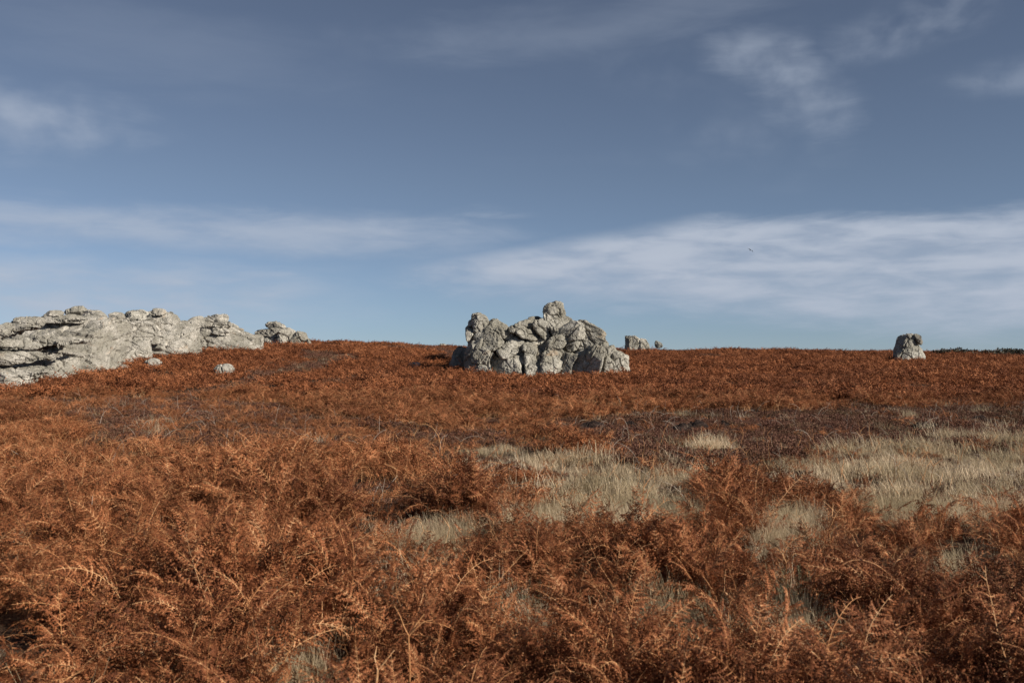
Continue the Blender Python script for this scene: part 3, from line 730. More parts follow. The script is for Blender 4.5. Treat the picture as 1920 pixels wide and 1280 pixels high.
def frond(pb, r, base=(0, 0, 0), heading=0.0, stipe=0.35, blade=0.6, pairs=15, K=7, lod=0, lean0=None, droop=None, stem_r=0.0045):
    """one dry bracken frond: stipe, arching rachis, curled pinnae with small leaflets"""
    ch, sh_ = math.cos(heading), math.sin(heading)
    side = np.array([-sh_, ch, 0.0])
    el = math.radians(r.uniform(58, 88)) if lean0 is None else math.radians(lean0)
    end = math.radians(r.uniform(-55, 25)) if droop is None else math.radians(droop)
    n = 9 if lod == 0 else 5 if lod == 1 else 3
    p = np.array(base, float); P = [p.copy()]; T = []
    tot = stipe + blade; yaw = 0.0; yw = r.uniform(-0.5, 0.5)
    for i in range(n * 2):
        s = (i + 0.5) / (n * 2)
        e = el + (end - el) * s ** 1.7
        hd = heading + yw * s + r.normal(0, 0.07)
        t = np.array([math.cos(hd) * math.cos(e), math.sin(hd) * math.cos(e), math.sin(e)])
        p = p + t * tot / (n * 2); P.append(p.copy()); T.append(t)
    T.append(T[-1]); P = np.array(P); T = np.array(T)
    step = 1 if lod == 0 else 2
    if lod < 2:
        pb.tube(P[::step], [stem_r * (1 - 0.8 * i / len(P[::step])) * (1 if lod == 0 else 1.5) for i in range(len(P[::step]))], 3, 1)
    shrivel = 0.45 if r.random() < 0.3 else 1.0
    S = np.linspace(0, 1, len(P)); s0 = stipe / tot
    roll = r.uniform(-1.2, 1.2)
    for k in range(pairs):
        f = (k + 0.3) / pairs; s = s0 + (1 - s0) * f * 0.98
        c = np.array([np.interp(s, S, P[:, j]) for j in range(3)])
        t = nrm(np.array([np.interp(s, S, T[:, j]) for j in range(3)]))
        sd = nrm(side - t * np.dot(side, t)); up = np.cross(t, sd)
        if up[2] < 0: up = -up
        sdr = sd * math.cos(roll) + up * math.sin(roll); upr = np.cross(t, sdr)
        L = blade * (0.36 * (1 - f) ** 0.85 + 0.035) * r.uniform(0.75, 1.15)
        for sg in (-1, 1):
            if r.random() < 0.10: continue
            fw = math.radians(r.uniform(15, 45))
            d = sdr * sg * math.cos(fw) + t * math.sin(fw) + upr * r.uniform(-0.25, 0.35)
            curl = r.uniform(0.1, 2.4) * (1 if r.random() < 0.8 else -0.6)
            grav = r.uniform(0.2, 2.2)
            q = c.copy(); Q = [q.copy()]; D = []
            ax = upr
            for j in range(K):
                a = (j + 0.5) / K
                dd = nrm(d + t * curl * a * a * 1.2 + np.array([0, 0, -1.0]) * grav * a * a * 0.8)
                q = q + dd * L / K; Q.append(q.copy()); D.append(dd)
            tw = r.uniform(-0.8, 0.8)
            if lod == 0:
                for j in range(K):
                    a = j / K
                    dd = D[j]; lat = nrm(np.cross(dd, upr)); nn = np.cross(lat, dd)
                    lat = lat * math.cos(tw) + nn * math.sin(tw)
                    w = max(0.0012, 0.0022 * (1 - a))
                    pb.quad(Q[j] - lat * w, Q[j] + lat * w, Q[j + 1] + lat * w, Q[j + 1] - lat * w, 1 if j < 2 else 0)
                    ll = (0.030 * (1 - a) ** 0.7 + 0.006) * min(1.0, L / 0.2 + 0.35) * r.uniform(0.7, 1.2) * shrivel
                    hw = min(L / K * 0.30, 0.0062)
                    for g2 in (-1, 1):
                        if r.random() < 0.12: continue
                        m = (Q[j] + Q[j + 1]) / 2
                        ld = nrm(lat * g2 + dd * 0.45)
                        b1 = m + dd * hw; b0 = m - dd * hw
                        mid = m + ld * ll * 0.6 - nn * ll * r.uniform(0.0, 0.3)
                        tip = m + ld * ll * r.uniform(0.6, 1.0) - nn * ll * r.uniform(0.1, 0.95)
                        pb.quad(b0, b1, mid + dd * hw * 0.75, mid - dd * hw * 0.75)
                        pb.tri(mid - dd * hw * 0.75, mid + dd * hw * 0.75, tip)
            else:
                wd = (0.024 if lod == 1 else 0.038) * min(1.0, L / 0.16 + 0.3) * (0.5 + 0.5 * shrivel)
                for j in range(K):
                    a = j / K
                    dd = D[j]; lat = nrm(np.cross(dd, upr)); nn = np.cross(lat, dd)
                    tj = tw + r.normal(0, 0.3)
                    lat = lat * math.cos(tj) + nn * math.sin(tj)
                    w0 = wd * (1 - a) ** 0.8 * r.uniform(0.5, 1.1); w1 = wd * max(0.05, (1 - (j + 1) / K)) ** 0.8 * r.uniform(0.5, 1.0)
                    if lod == 1:
                        g = r.uniform(0.5, 0.8)
                        pb.quad(Q[j], Q[j] * (1 - g) + Q[j + 1] * g, Q[j + 1] * .8 + Q[j] * .2 + lat * w0, Q[j] * .6 + Q[j + 1] * .4 + lat * w0)
                        pb.quad(Q[j], Q[j] * (1 - g) + Q[j + 1] * g, Q[j + 1] * .8 + Q[j] * .2 - lat * w1, Q[j] * .6 + Q[j + 1] * .4 - lat * w0)
                    else:
                        pb.quad(Q[j] - lat * w0, Q[j] + lat * w0, Q[j + 1] + lat * w1, Q[j + 1] - lat * w1)

SRC = {}
def source(name, meshes):
    """plant meshes used only as the stock of a scatter; not placed in the scene themselves"""
    SRC[name] = [bpy.data.objects.new(name + '_stock', me) for me in meshes]

def frond_meshes():
    out = []
    for i in range(16):
        r = np.random.default_rng(500 + i); pb = PB()
        frond(pb, r, stipe=r.uniform(0.22, 0.42), blade=r.uniform(0.45, 0.72), pairs=int(r.integers(12, 17)), K=7)
        out.append(pb.mesh('bracken_frond', [M_BRACKEN, M_STEM]))
    source('frond', out)
    out = []
    for i in range(9):
        r = np.random.default_rng(700 + i); pb = PB()
        for k in range(9):
            rr = 0.34 * math.sqrt(r.random()); a = r.uniform(0, 6.28)
            frond(pb, r, (rr * math.cos(a), rr * math.sin(a), 0), r.uniform(0, 6.28), r.uniform(0.2, 0.42), r.uniform(0.4, 0.65), 10, 4, 1)
        out.append(pb.mesh('bracken_clump', [M_BRACKEN, M_STEM]))
    source('clump', out)
    out = []
    for i in range(8):
        r = np.random.default_rng(800 + i); pb = PB()
        for k in range(15):
            rr = 0.6 * math.sqrt(r.random()); a = r.uniform(0, 6.28)
            frond(pb, r, (rr * math.cos(a), rr * math.sin(a), 0), r.uniform(0, 6.28), r.uniform(0.2, 0.4), r.uniform(0.4, 0.65), 5, 2, 2)
        out.append(pb.mesh('bracken_far_clump', [M_BRACKEN, M_STEM]))
    source('farclump', out)
frond_meshes()

def blade_strip(pb, base, hd, L, w, bend, lean, segs=3, mi=0):
    p = np.array(base, float); lat = np.array([-math.sin(hd), math.cos(hd), 0.0])
    e = math.pi / 2 - lean
    pts = [p.copy()]
    for j in range(segs):
        e2 = e - bend * ((j + 0.5) / segs) ** 1.5
        p = p + np.array([math.cos(hd) * math.cos(e2), math.sin(hd) * math.cos(e2), math.sin(e2)]) * L / segs
        pts.append(p.copy())
    for j in range(segs):
        w0 = w * (1 - j / segs) ** 0.6; w1 = w * max(0.12, 1 - (j + 1) / segs) ** 0.6
        pb.quad(pts[j] - lat * w0, pts[j] + lat * w0, pts[j + 1] + lat * w1, pts[j + 1] - lat * w1, mi)

def grass_mesh(seed, nb, rad, h0, h1, w, wind=0.25):
    r = np.random.default_rng(seed); pb = PB()
    for k in range(nb):
        rr = rad * math.sqrt(r.random()); a = r.uniform(0, 6.28)
        hd = r.uniform(0, 6.28) if r.random() < 0.55 else math.pi + r.normal(0, 0.5)
        blade_strip(pb, (rr * math.cos(a), rr * math.sin(a), -0.02), hd, r.uniform(h0, h1) * (1 - 0.35 * rr / rad), w * r.uniform(0.6, 1.2),
                    abs(r.normal(0.7, 0.5)), abs(r.normal(wind, 0.2)))
    return pb.mesh('grass_tuft', [M_GRASS])
source('grass', [grass_mesh(900 + i, 85, 0.22, 0.22, 0.52, 0.0028) for i in range(6)])
source('fargrass', [grass_mesh(920 + i, 70, 0.38, 0.22, 0.55, 0.0065) for i in range(6)])

def heath_mesh(seed, nb=120, rad=0.4, h=0.24):
    r = np.random.default_rng(seed); pb = PB()
    for k in range(nb):
        rr = rad * math.sqrt(r.random()); a = r.uniform(0, 6.28)
        hh = h * (1 - 0.5 * (rr / rad) ** 2) * r.uniform(0.5, 1.1)
        b = np.array([rr * math.cos(a), rr * math.sin(a), -0.03])
        lean = np.array([r.normal(0, 0.35), r.normal(0, 0.35), 1.0]); lean = nrm(lean)
        t = b + lean * hh
        lat = nrm(np.cross(lean, r.normal(0, 1, 3)))
        pb.quad(b - lat * .004, b + lat * .004, t + lat * .003, t - lat * .003)
        for j in range(4):
            c = b + lean * hh * r.uniform(0.35, 1.0); d = nrm(r.normal(0, 1, 3) + np.array([0, 0, 0.4])); l2 = nrm(np.cross(d, r.normal(0, 1, 3)))
            s = r.uniform(0.025, 0.06)
            pb.quad(c, c + d * s * .5 + l2 * s * .3, c + d * s, c + d * s * .5 - l2 * s * .3)
    return pb.mesh('heather_clump', [M_HEATH])
source('heath', [heath_mesh(940 + i) for i in range(6)])

def arch_mesh(seed):
    r = np.random.default_rng(seed); pb = PB()
    L = r.uniform(0.5, 1.1); hd = 0.0; e = math.radians(r.uniform(55, 85)); end = math.radians(r.uniform(-15, 65))
    p = np.zeros(3); pts = [p.copy()]
    for j in range(8):
        ee = e + (end - e) * (j / 7) ** 1.3; hd += r.normal(0, 0.12)
        p = p + np.array([math.cos(hd) * math.cos(ee), math.sin(hd) * math.cos(ee), math.sin(ee)]) * L / 8; pts.append(p.copy())
    pb.tube(pts, [0.0055 * (1 - 0.07 * j) for j in range(9)], 3, 0)
    if r.random() < 0.7:
        k = int(r.integers(3, 6)); d = nrm(np.array([r.normal(0, .6), r.normal(0, .6), 0.8]))
        pb.tube([pts[k], pts[k] + d * 0.12, pts[k] + d * 0.2 + np.array([0.03, 0.02, 0.02])], [0.004, 0.003, 0.0015], 3, 0)
    return pb.mesh('dead_stem', [M_TWIG])
source('arch', [arch_mesh(960 + i) for i in range(8)])

def bare_stem_mesh(seed):
    r = np.random.default_rng(seed); pb = PB()
    H = r.uniform(0.55, 0.85); lean = np.array([r.normal(0, .25), r.normal(0, .25), 1.0])
    pts = [lean * H * t + np.array([0.03 * math.sin(4 * t + seed), 0.03 * math.cos(3 * t), 0]) * t for t in np.linspace(0, 0.6, 5)]
    pb.tube(pts, [0.0055, .005, .0048, .0045, .004], 4, 0)
    for sg in (-1, 1, 0.3):
        if r.random() < 0.25: continue
        d = nrm(np.array([sg * r.uniform(.5, 1.0), r.normal(0, .5), r.uniform(.3, 1.0)])); q = pts[-1]
        pb.tube([q, q + d * .12, q + d * .25 + np.array([0, 0, -.02])], [.0038, .003, .0012], 3, 0)
    return pb.mesh('bare_stem', [M_STEM])
source('bare', [bare_stem_mesh(980 + i) for i in range(8)])

def gn_scatter(name, pts, rot, scl, tint, stock, label, cat):
    """one object that carries all the plants of a kind as instances on its points"""
    n = len(pts)
    me = bpy.data.meshes.new(name); me.vertices.add(n)
    me.vertices.foreach_set('co', np.asarray(pts, np.float32).ravel())
    def att(nm, typ, data, key):
        a = me.attributes.new(nm, typ, 'POINT'); a.data.foreach_set(key, np.asarray(data).ravel())
    att('rot', 'FLOAT_VECTOR', np.asarray(rot, np.float32), 'vector')
    att('scl', 'FLOAT_VECTOR', np.asarray(scl, np.float32), 'vector')
    att('tint', 'FLOAT', np.asarray(tint, np.float32), 'value')
    att('idx', 'INT', RNG.integers(0, len(SRC[stock]), n).astype(np.int32), 'value')
    ob = bpy.data.objects.new(name, me); link(ob); tag(ob, label, cat, kind='stuff')
    tree = bpy.data.node_groups.new(name + '_scatter', 'GeometryNodeTree')
    tree.interface.new_socket('Geometry', in_out='INPUT', socket_type='NodeSocketGeometry')
    tree.interface.new_socket('Geometry', in_out='OUTPUT', socket_type='NodeSocketGeometry')
    N, L = tree.nodes, tree.links
    gi = N.new('NodeGroupInput'); go = N.new('NodeGroupOutput')
    iop = N.new('GeometryNodeInstanceOnPoints'); iop.inputs['Pick Instance'].default_value = True
    jn = N.new('GeometryNodeJoinGeometry')
    for so in SRC[stock]:
        oi = N.new('GeometryNodeObjectInfo'); oi.inputs['Object'].default_value = so
        oi.inputs['As Instance'].default_value = False
        g2i = N.new('GeometryNodeGeometryToInstance')
        L.new(oi.outputs['Geometry'], g2i.inputs[0]); L.new(g2i.outputs[0], jn.inputs[0])
    L.new(gi.outputs[0], iop.inputs['Points']); L.new(jn.outputs[0], iop.inputs['Instance'])
    def named(nm, dt):
        a = N.new('GeometryNodeInputNamedAttribute'); a.data_type = dt; a.inputs['Name'].default_value = nm
        return a.outputs['Attribute']
    e2r = N.new('FunctionNodeEulerToRotation'); L.new(named('rot', 'FLOAT_VECTOR'), e2r.inputs[0])
    L.new(e2r.outputs[0], iop.inputs['Rotation'])
    L.new(named('scl', 'FLOAT_VECTOR'), iop.inputs['Scale'])
    L.new(named('idx', 'INT'), iop.inputs['Instance Index'])
    L.new(iop.outputs[0], go.inputs[0])
    md = ob.modifiers.new('scatter', 'NODES'); md.node_group = tree
    return ob

# ------------------------------------------------------------------ where each kind of plant grows
def in_poly(px, py, poly):
    r = np.zeros(len(px), bool); P = np.asarray(poly, float); j = len(P) - 1
    for i in range(len(P)):
        c = ((P[i, 1] > py) != (P[j, 1] > py)) & (px < (P[j, 0] - P[i, 0]) * (py - P[i, 1]) / (P[j, 1] - P[i, 1] + 1e-9) + P[i, 0])
        r ^= c; j = i
    return r

GRASS_ZONES = [
 [(845, 850), (880, 822), (930, 812), (1060, 846), (1150, 843), (1250, 858), (1345, 872), (1345, 932), (1230, 958), (1080, 953), (930, 956), (800, 962), (785, 940), (880, 918), (1010, 900), (1030, 880), (960, 868), (900, 868)],
 [(1335, 862), (1480, 832), (1640, 822), (1920, 812), (2300, 815), (2300, 945), (1920, 930), (1760, 932), (1650, 935), (1600, 918), (1530, 905), (1420, 882)],
 [(1255, 820), (1310, 814), (1370, 820), (1360, 830), (1270, 832)]]
GRASS_SPOTS = [(965, 1108, 125, 26), (1270, 1085, 85, 22), (1310, 1125, 80, 18), (1480, 1112, 62, 34), (1545, 1140, 60, 26),
               (520, 1140, 34, 22), (770, 965, 80, 16), (1500, 938, 70, 13), (1480, 965, 60, 14), (1778, 1018, 22, 20),
               (330, 1160, 60, 20), (560, 1180, 60, 16), (1860, 1235, 60, 20), (690, 1080, 50, 16), (1640, 1190, 60, 18), (100, 1265, 60, 20)]
HEATH_ZONES = [
 [(990, 790), (1060, 775), (1180, 768), (1400, 762), (1650, 757), (1920, 752), (2300, 752), (2300, 830), (1640, 830), (1500, 842), (1340, 866), (1240, 862), (1170, 845), (1080, 812)],
 [(120, 790), (180, 765), (300, 742), (470, 748), (600, 768), (800, 792), (960, 802), (940, 832), (700, 852), (480, 850), (300, 832), (200, 818)],
 [(90, 768), (160, 752), (270, 752), (260, 770), (150, 776)],
 [(640, 905), (700, 880), (790, 905), (800, 945), (700, 960), (620, 940)]]
PATH = [(640, 668), (560, 688), (480, 705), (405, 728), (300, 742), (180, 750), (-40, 752)]

def seg_dist(px, py, pl, ky=3.0):
    d = np.full(len(px), 1e9)
    for (ax, ay), (bx, by) in zip(pl[:-1], pl[1:]):
        ay *= ky; by *= ky; dx, dy = bx - ax, by - ay
        t = np.clip(((px - ax) * dx + (py * ky - ay) * dy) / (dx * dx + dy * dy), 0, 1)
        d = np.minimum(d, np.hypot(px - ax - t * dx, py * ky - ay - t * dy))
    return d

def zone(x, y):
    """0..1 weights of grass, heath, trodden path at ground points"""
    z = height(x, y) + np.where(y < 15, 0.45, 0.25)
    px, py = to_photo(x, y, z)
    e1 = n2(x, y, 1.3, 3, 61); e2 = n2(x, y, 3.0, 2, 66)
    qx = px + (e1 * 45 + e2 * 40) * np.clip(20 / y, 0.25, 1.2); qy = py + (e1 * 16 + e2 * 6) * np.clip(20 / y, 0.25, 1.0)
    g = np.zeros(len(x), bool); h = np.zeros(len(x), bool)
    for P in GRASS_ZONES: g |= in_poly(qx, qy, P)
    for (cx, cy, rx, ry) in GRASS_SPOTS: g |= ((qx - cx) / rx) ** 2 + ((qy - cy) / (ry * 1.25)) ** 2 < 1
    for P in HEATH_ZONES: h |= in_poly(qx, qy, P)
    ridge = (py < 668) & (px > 560) & (n2(x, y, 9, 2, 71) > -0.05)
    h |= ridge
    pth = seg_dist(qx, py, PATH) < 26
    h |= pth
    return g, h & ~g, pth

ROCK_FEET = []      # (x, y, radius): no plants inside the rocks
for o in list(COL.objects):
    if o.type == 'MESH' and o.get('kind') != 'structure':
        bb = np.array([list(c) for c in o.bound_box]); off = np.array(o.location) + (np.array(o.parent.location) if o.parent else 0)
        lo, hi = bb.min(0) + off, bb.max(0) + off
        if lo[2] < 0.6 + float(height(np.array([(lo[0] + hi[0]) / 2]), np.array([(lo[1] + hi[1]) / 2]))[0]) and hi[0] - lo[0] > 0.8:
            ROCK_FEET.append(((lo[0] + hi[0]) / 2, (lo[1] + hi[1]) / 2 + 0.2, (hi[0] - lo[0]) / 2 * 0.8, (hi[1] - lo[1]) / 2 * 0.75))

def off_rocks(x, y):
    m = np.ones(len(x), bool)
    for sx, sy, sw in STONE_FEET:
        m &= ~((np.abs(x - sx) < sw * 0.65) & (y > sy - 1.6) & (y < sy + 0.5))
    for cx, cy, rx, ry in ROCK_FEET:
        m &= ((x - cx) / rx) ** 2 + ((y - cy) / ry) ** 2 > 1
    return m

def spread(y0, y1, dens, umax=0.66):
    """even random points in the wedge of ground in front, between two distances"""
    area = umax * (y1 * y1 - y0 * y0)
    n = int(area * dens)
    y = np.sqrt(RNG.uniform(y0 * y0, y1 * y1, n)); x = RNG.uniform(-umax, umax, n) * y
    return x, y

def lay(x, y, sink, tilt, smin, smax, zs=None):
    n = len(x)
    z = height(x, y) - sink
    rot = np.stack([RNG.normal(0, tilt, n), RNG.normal(0, tilt, n), RNG.uniform(0, 2 * math.pi, n)], 1)
    s = RNG.uniform(smin, smax, n)
    return np.stack([x, y, z], 1), rot, np.stack([s, s, s if zs is None else s * zs], 1)

def patch_tint(x, y):
    return np.clip(0.20 + n2(x, y, 4.0, 3, 91) * 0.9 + n2(x, y, 0.8, 2, 93) * 0.5, 0, 1)

PM = 'low peat hummocks across the bog strip'
PEAT = [('broad dark peat mound, the biggest of the bog strip', 1290, 806, 96, 15, None),
        ('low dark peat mound between the two bracken edges of the bog', 1115, 802, 84, 11, None)]
PEAT += [('small dark peat hummock in the low heather', px, row, w, h, PM) for px, row, w, h in (
        (1365, 800, 44, 13), (1185, 800, 36, 11), (1440, 788, 40, 10), (1540, 803, 50, 12), (1600, 775, 64, 12),
        (1735, 806, 84, 14), (1840, 791, 54, 12), (1480, 775, 44, 9), (1630, 809, 40, 10), (1035, 799, 44, 8))]
PEAT_FEET = []
for lab, px, row, w, h, grp in PEAT:
    gx, gy, gz = ground_at(px, row); PEAT_FEET.append((gx, gy, w / F * gy))

def off_peat(x, y):
    m = np.ones(len(x), bool)
    for gx, gy, w in PEAT_FEET:
        m &= ~((np.abs(x - gx) < w * 0.5) & (y > gy - 1.6) & (y < gy + w * 0.25))
    return m

def grow():
    # ---- near bracken, frond by frond
    x, y = spread(3.4, 15.0, 230, 0.72)
    g, h, p = zone(x, y)
    clumpy = n2(x, y, 0.65, 2, 81) + 0.6 * n2(x, y, 2.2, 2, 83)
    keep = (RNG.random(len(x)) < np.where(g, np.where(n2(x, y, 0.9, 2, 88) > 0.08, 0.25, 0.03), np.where(h, 0.12, np.clip(0.50 + clumpy * 2.6, 0.03, 1.0)))) & off_rocks(x, y)
    x, y, cl = x[keep], y[keep], clumpy[keep]; g = g[keep]; h = h[keep]
    pts, rot, scl = lay(x, y, 0.02, 0.42, 0.42, 0.74)
    scl *= np.clip(0.95 + cl * 1.5, 0.35, 1.8)[:, None]
    scl[g | h] *= 0.7
    scl[zone(x * (y + 0.9) / y, y + 0.9)[0]] *= 0.72          # lower where it gives way to grass
    gn_scatter('bracken', pts, rot, scl, patch_tint(x, y), 'frond', 'rust-brown dry bracken fronds covering the foreground', 'bracken')
    print('near fronds', len(x))
    # ---- middle distance
    x, y = spread(14.2, 46.0, 13)
    g, h, p = zone(x, y)
    clumpy = n2(x, y, 1.2, 2, 81) + 0.5 * n2(x, y, 5, 2, 83)
    keep = (RNG.random(len(x)) < np.where(g, np.where(n2(x, y, 1.8, 2, 87) > -0.02, 0.50, 0.08), np.where(h, np.where(x < 0, 0.42, 0.05), np.clip(0.7 + clumpy * 1.9, 0.08, 1.0)))) & off_rocks(x, y)
    x, y, cl = x[keep], y[keep], clumpy[keep]; g = (g | h)[keep]
    pts, rot, scl = lay(x, y, 0.03, 0.20, 0.48, 0.78)
    scl *= np.clip(0.97 + cl * 1.1, 0.45, 1.6)[:, None]
    scl[g] *= 0.6
    scl[zone(x * (y + 1.8) / y, y + 1.8)[0]] *= 0.6
    gn_scatter('bracken', pts, rot, scl, patch_tint(x, y), 'clump', 'rust-brown bracken thicket of the middle ground up to the slope', 'bracken')
    print('mid clumps', len(x))
    # ---- far slope
    x, y = spread(45.0, 165.0, 3.0)
    g, h, p = zone(x, y)
    keep = (RNG.random(len(x)) < np.where(h, 0.18, 1.0)) & off_rocks(x, y)
    x, y = x[keep], y[keep]; hh = h[keep]
    pts, rot, scl = lay(x, y, 0.05, 0.12, 0.62, 1.05, 0.9)
    scl *= np.clip(0.95 + n2(x, y, 2.4, 2, 84) * 0.7 + n2(x, y, 7.0, 2, 85) * 0.4, 0.45, 1.35)[:, None]
    scl[hh] *= 0.6
    tint = np.clip(patch_tint(x, y) + smooth(y, 90, 150) * 0.15, 0, 1)
    gn_scatter('bracken', pts, rot, scl, tint, 'farclump', 'rust-brown bracken blanket on the far slope below the skyline', 'bracken')
    print('far clumps', len(x))
    # ---- pale grass
    x, y = spread(3.4, 15, 70, 0.72)
    g, h, p = zone(x, y)
    keep = RNG.random(len(x)) < np.where(g, 1.0, 0.012)
    x, y = x[keep], y[keep]
    pts, rot, scl = lay(x, y, 0.0, 0.12, 0.7, 1.15)
    tint = np.clip(0.40 + n2(x, y, 1.5, 2, 95) * 1.0, 0, 1)
    gn_scatter('grass', pts, rot, scl, tint, 'grass', 'grey-green and straw grass tufts among the nearest bracken', 'grass')
    print('near grass', len(x))
    x, y = spread(15, 90, 13)
    g, h, p = zone(x, y)
    keep = RNG.random(len(x)) < np.where(y > 48, np.where(p & off_rocks(x, y), 0.3, 0.0), np.where(g, 1.0, np.where(h, np.where(x < 0, 0.0, 0.02) + 0.10 * (n2(x, y, 2.2, 2, 97) > 0.25), 0.012)))
    x, y = x[keep], y[keep]
    pts, rot, scl = lay(x, y, 0.02, 0.10, 0.65, 1.1)
    scl[y > 42] *= 0.55
    scl *= np.clip(0.9 + n2(x, y, 1.6, 2, 44) * 1.0, 0.4, 1.35)[:, None]
    keep = RNG.random(len(x)) < np.clip(0.62 + n2(x, y, 0.9, 3, 47) * 2.0, 0.08, 1)
    x, y, pts, rot, scl = x[keep], y[keep], pts[keep], rot[keep], scl[keep]
    tint = np.clip(0.25 + n2(x, y, 1.5, 3, 96) * 1.6, 0, 1)
    gn_scatter('grass', pts, rot, scl, tint, 'fargrass', 'long pale straw grass of the damp hollow', 'grass')
    print('far grass', len(x))
    # ---- heather and low heath
    x, y = spread(3.6, 46, 14)
    g, h, p = zone(x, y)
    keep = (RNG.random(len(x)) < np.where(h, 1.0, np.where(g, 0.06, 0.03))) & off_rocks(x, y) & (off_peat(x, y) | (RNG.random(len(x)) < 0.25))
    x1, y1 = x[keep], y[keep]
    x, y = spread(46, 160, 1.6)
    g, h, p = zone(x, y)
    keep = (RNG.random(len(x)) < np.where(h, 1.0, 0.04)) & off_rocks(x, y)
    x2, y2 = x[keep], y[keep]
    x = np.r_[x1, x2]; y = np.r_[y1, y2]
    pts, rot, scl = lay(x, y, 0.02, 0.1, 0.6, 1.15)
    scl *= np.where(y > 46, 1.5, 1.0)[:, None]
    scl[:, 2] *= np.clip(0.9 + n2(x, y, 1.5, 2, 46) * 0.9, 0.35, 1.5)
    tint = np.clip(0.35 + n2(x, y, 3.0, 2, 99) * 1.2, 0, 1)
    gn_scatter('heather', pts, rot, scl, tint, 'heath', 'low brown and grey heather of the bog strip and ridge', 'heather')
    print('heath', len(x))
    # ---- dead stems
    x, y = spread(12, 44, 1.0)
    g, h, p = zone(x, y)
    keep = RNG.random(len(x)) < np.where(h, 1.0, np.where(g, 0.4, 0.12))
    x, y = x[keep], y[keep]
    pts, rot, scl = lay(x, y, 0.0, 0.2, 0.6, 1.15)
    gn_scatter('dead_stems', pts, rot, scl, patch_tint(x, y), 'arch', 'bleached arching dead stems over heather and grass', 'dead stems')
    x, y = spread(3.5, 26, 1.7, 0.72)
    keep = RNG.random(len(x)) < 0.8
    x, y = x[keep], y[keep]
    pts, rot, scl = lay(x, y, 0.0, 0.35, 0.65, 1.1)
    gn_scatter('dead_stems', pts, rot, scl, patch_tint(x, y) * 0.5, 'bare', 'bare orange-tan bracken stalks poking through the fronds', 'dead stems')
grow()

# ------------------------------------------------------------------ peat mounds of the bog strip
def peat_mound(label, px, row, w_px, h_px, seed, group=None):
    x, y, z = ground_at(px, row); k = F / y
    w = w_px / k; h = h_px / k; dpt = max(0.5, w * 0.7)
    na, nr = 40, 14
    V = [[0, 0, h]]; Fc = []
    for j in range(1, nr + 1):
        t = j / nr
        for i in range(na):
            a = 2 * math.pi * i / na
            V.append([math.cos(a) * t * w / 2, math.sin(a) * t * dpt / 2, h * (1 - t ** 2.6) - 0.15 * (t > 0.99)])
    V = np.array(V)
    P = V + seed * 3.7
    d = fbm(P * 2.2, 4, seed, 0.6)
    V[:, 2] += d * h * 1.3 * (1 - np.hypot(V[:, 0] / (w / 2), V[:, 1] / (dpt / 2)) ** 2 * 0.6)
    s = 1 + fbm(P * 1.3, 2, seed + 5) * 0.35
    V[:, 0] *= s; V[:, 1] *= s
    for i in range(na):
        q = (i + 1) % na
        Fc.append((0, 1 + i, 1 + q))
        for j in range(nr - 1):
            a = 1 + j * na; Fc.append((a + i, a + na + i, a + na + q, a + q))
    root = bpy.data.objects.new('peat_mound', None); root.location = (x, y, z - 0.05); root.empty_display_size = 0.2
    link(root); tag(root, label, 'peat mound', group)
    link(bpy.data.objects.new('bank', mesh_from('peat_bank', V, Fc, [M_PEAT])), root)
    r = np.random.default_rng(seed); pb = PB()
    for k2 in range(260):
        a = r.uniform(0, 6.28); t = 0.85 * math.sqrt(r.random())
        bx, by = math.cos(a) * t * w / 2, math.sin(a) * t * dpt / 2
        if by < -0.1 * dpt: continue
        blade_strip(pb, (bx, by, h * (1 - t ** 2.6) * 0.9), r.uniform(0, 6.28), r.uniform(0.06, 0.16), 0.006, abs(r.normal(0.9, .4)), abs(r.normal(.4, .3)), 2)
    tag(link(bpy.data.objects.new('turf_cap', pb.mesh('turf_cap', [M_HEATH])), root), kind='stuff')
for k, (lab, px, row, w, h, grp) in enumerate(PEAT):
    peat_mound(lab, px, row, w, h, 1 + k, grp)

# ------------------------------------------------------------------ dark shrubs on the far right skyline
def shrub(label, px, row, d, w, h, seed, group):
    x = (px - 960) / F * d; z = float(height(np.array([x]), np.array([d]))[0])
    root = bpy.data.objects.new('low_shrub', None); root.location = (x, d, z); link(root); tag(root, label, 'shrub', group)
    r = np.random.default_rng(seed); pb = PB(); tb = PB()
    for k in range(2600):
        v = nrm(r.normal(0, 1, 3)); v[2] = abs(v[2]); rr = r.uniform(0.55, 1.0) ** 0.5
        lump = 0.8 + 0.35 * math.sin(v[0] * 7 + seed) * math.cos(v[1] * 6)
        c = np.array([v[0] * w / 2, v[1] * w * 0.3, v[2] * h]) * rr * lump
        dd = nrm(r.normal(0, 1, 3) + np.array([0, 0, .6])); l2 = nrm(np.cross(dd, r.normal(0, 1, 3))); s = r.uniform(.10, .26)
        pb.quad(c - l2 * s * .4, c + l2 * s * .4, c + dd * s + l2 * s * .1, c + dd * s - l2 * s * .1)
    for k in range(14):
        a = r.uniform(0, 6.28); e = np.array([math.cos(a) * w * .4, math.sin(a) * w * .22, h * .6])
        tb.tube([np.array([0, 0, -.1]), e * .5 + np.array([0, 0, .05]), e], [.03, .02, .008], 4, 0)
    link(bpy.data.objects.new('foliage', pb.mesh('foliage', [M_SHRUB])), root)
    link(bpy.data.objects.new('branches', tb.mesh('branches', [M_TWIG])), root)
G = 'dark shrubs along the skyline'
shrub('grey-brown shrub mound on the skyline right of the standing stone', 1795, 655, 126, 7.0, 1.0, 1, G)
shrub('flat dark shrub in front of the skyline shrubs', 1848, 664, 112, 3.6, 0.85, 2, G)
shrub('long dark shrub on the skyline where the ridge drops away', 1888, 657, 128, 7.5, 0.95, 3, G)
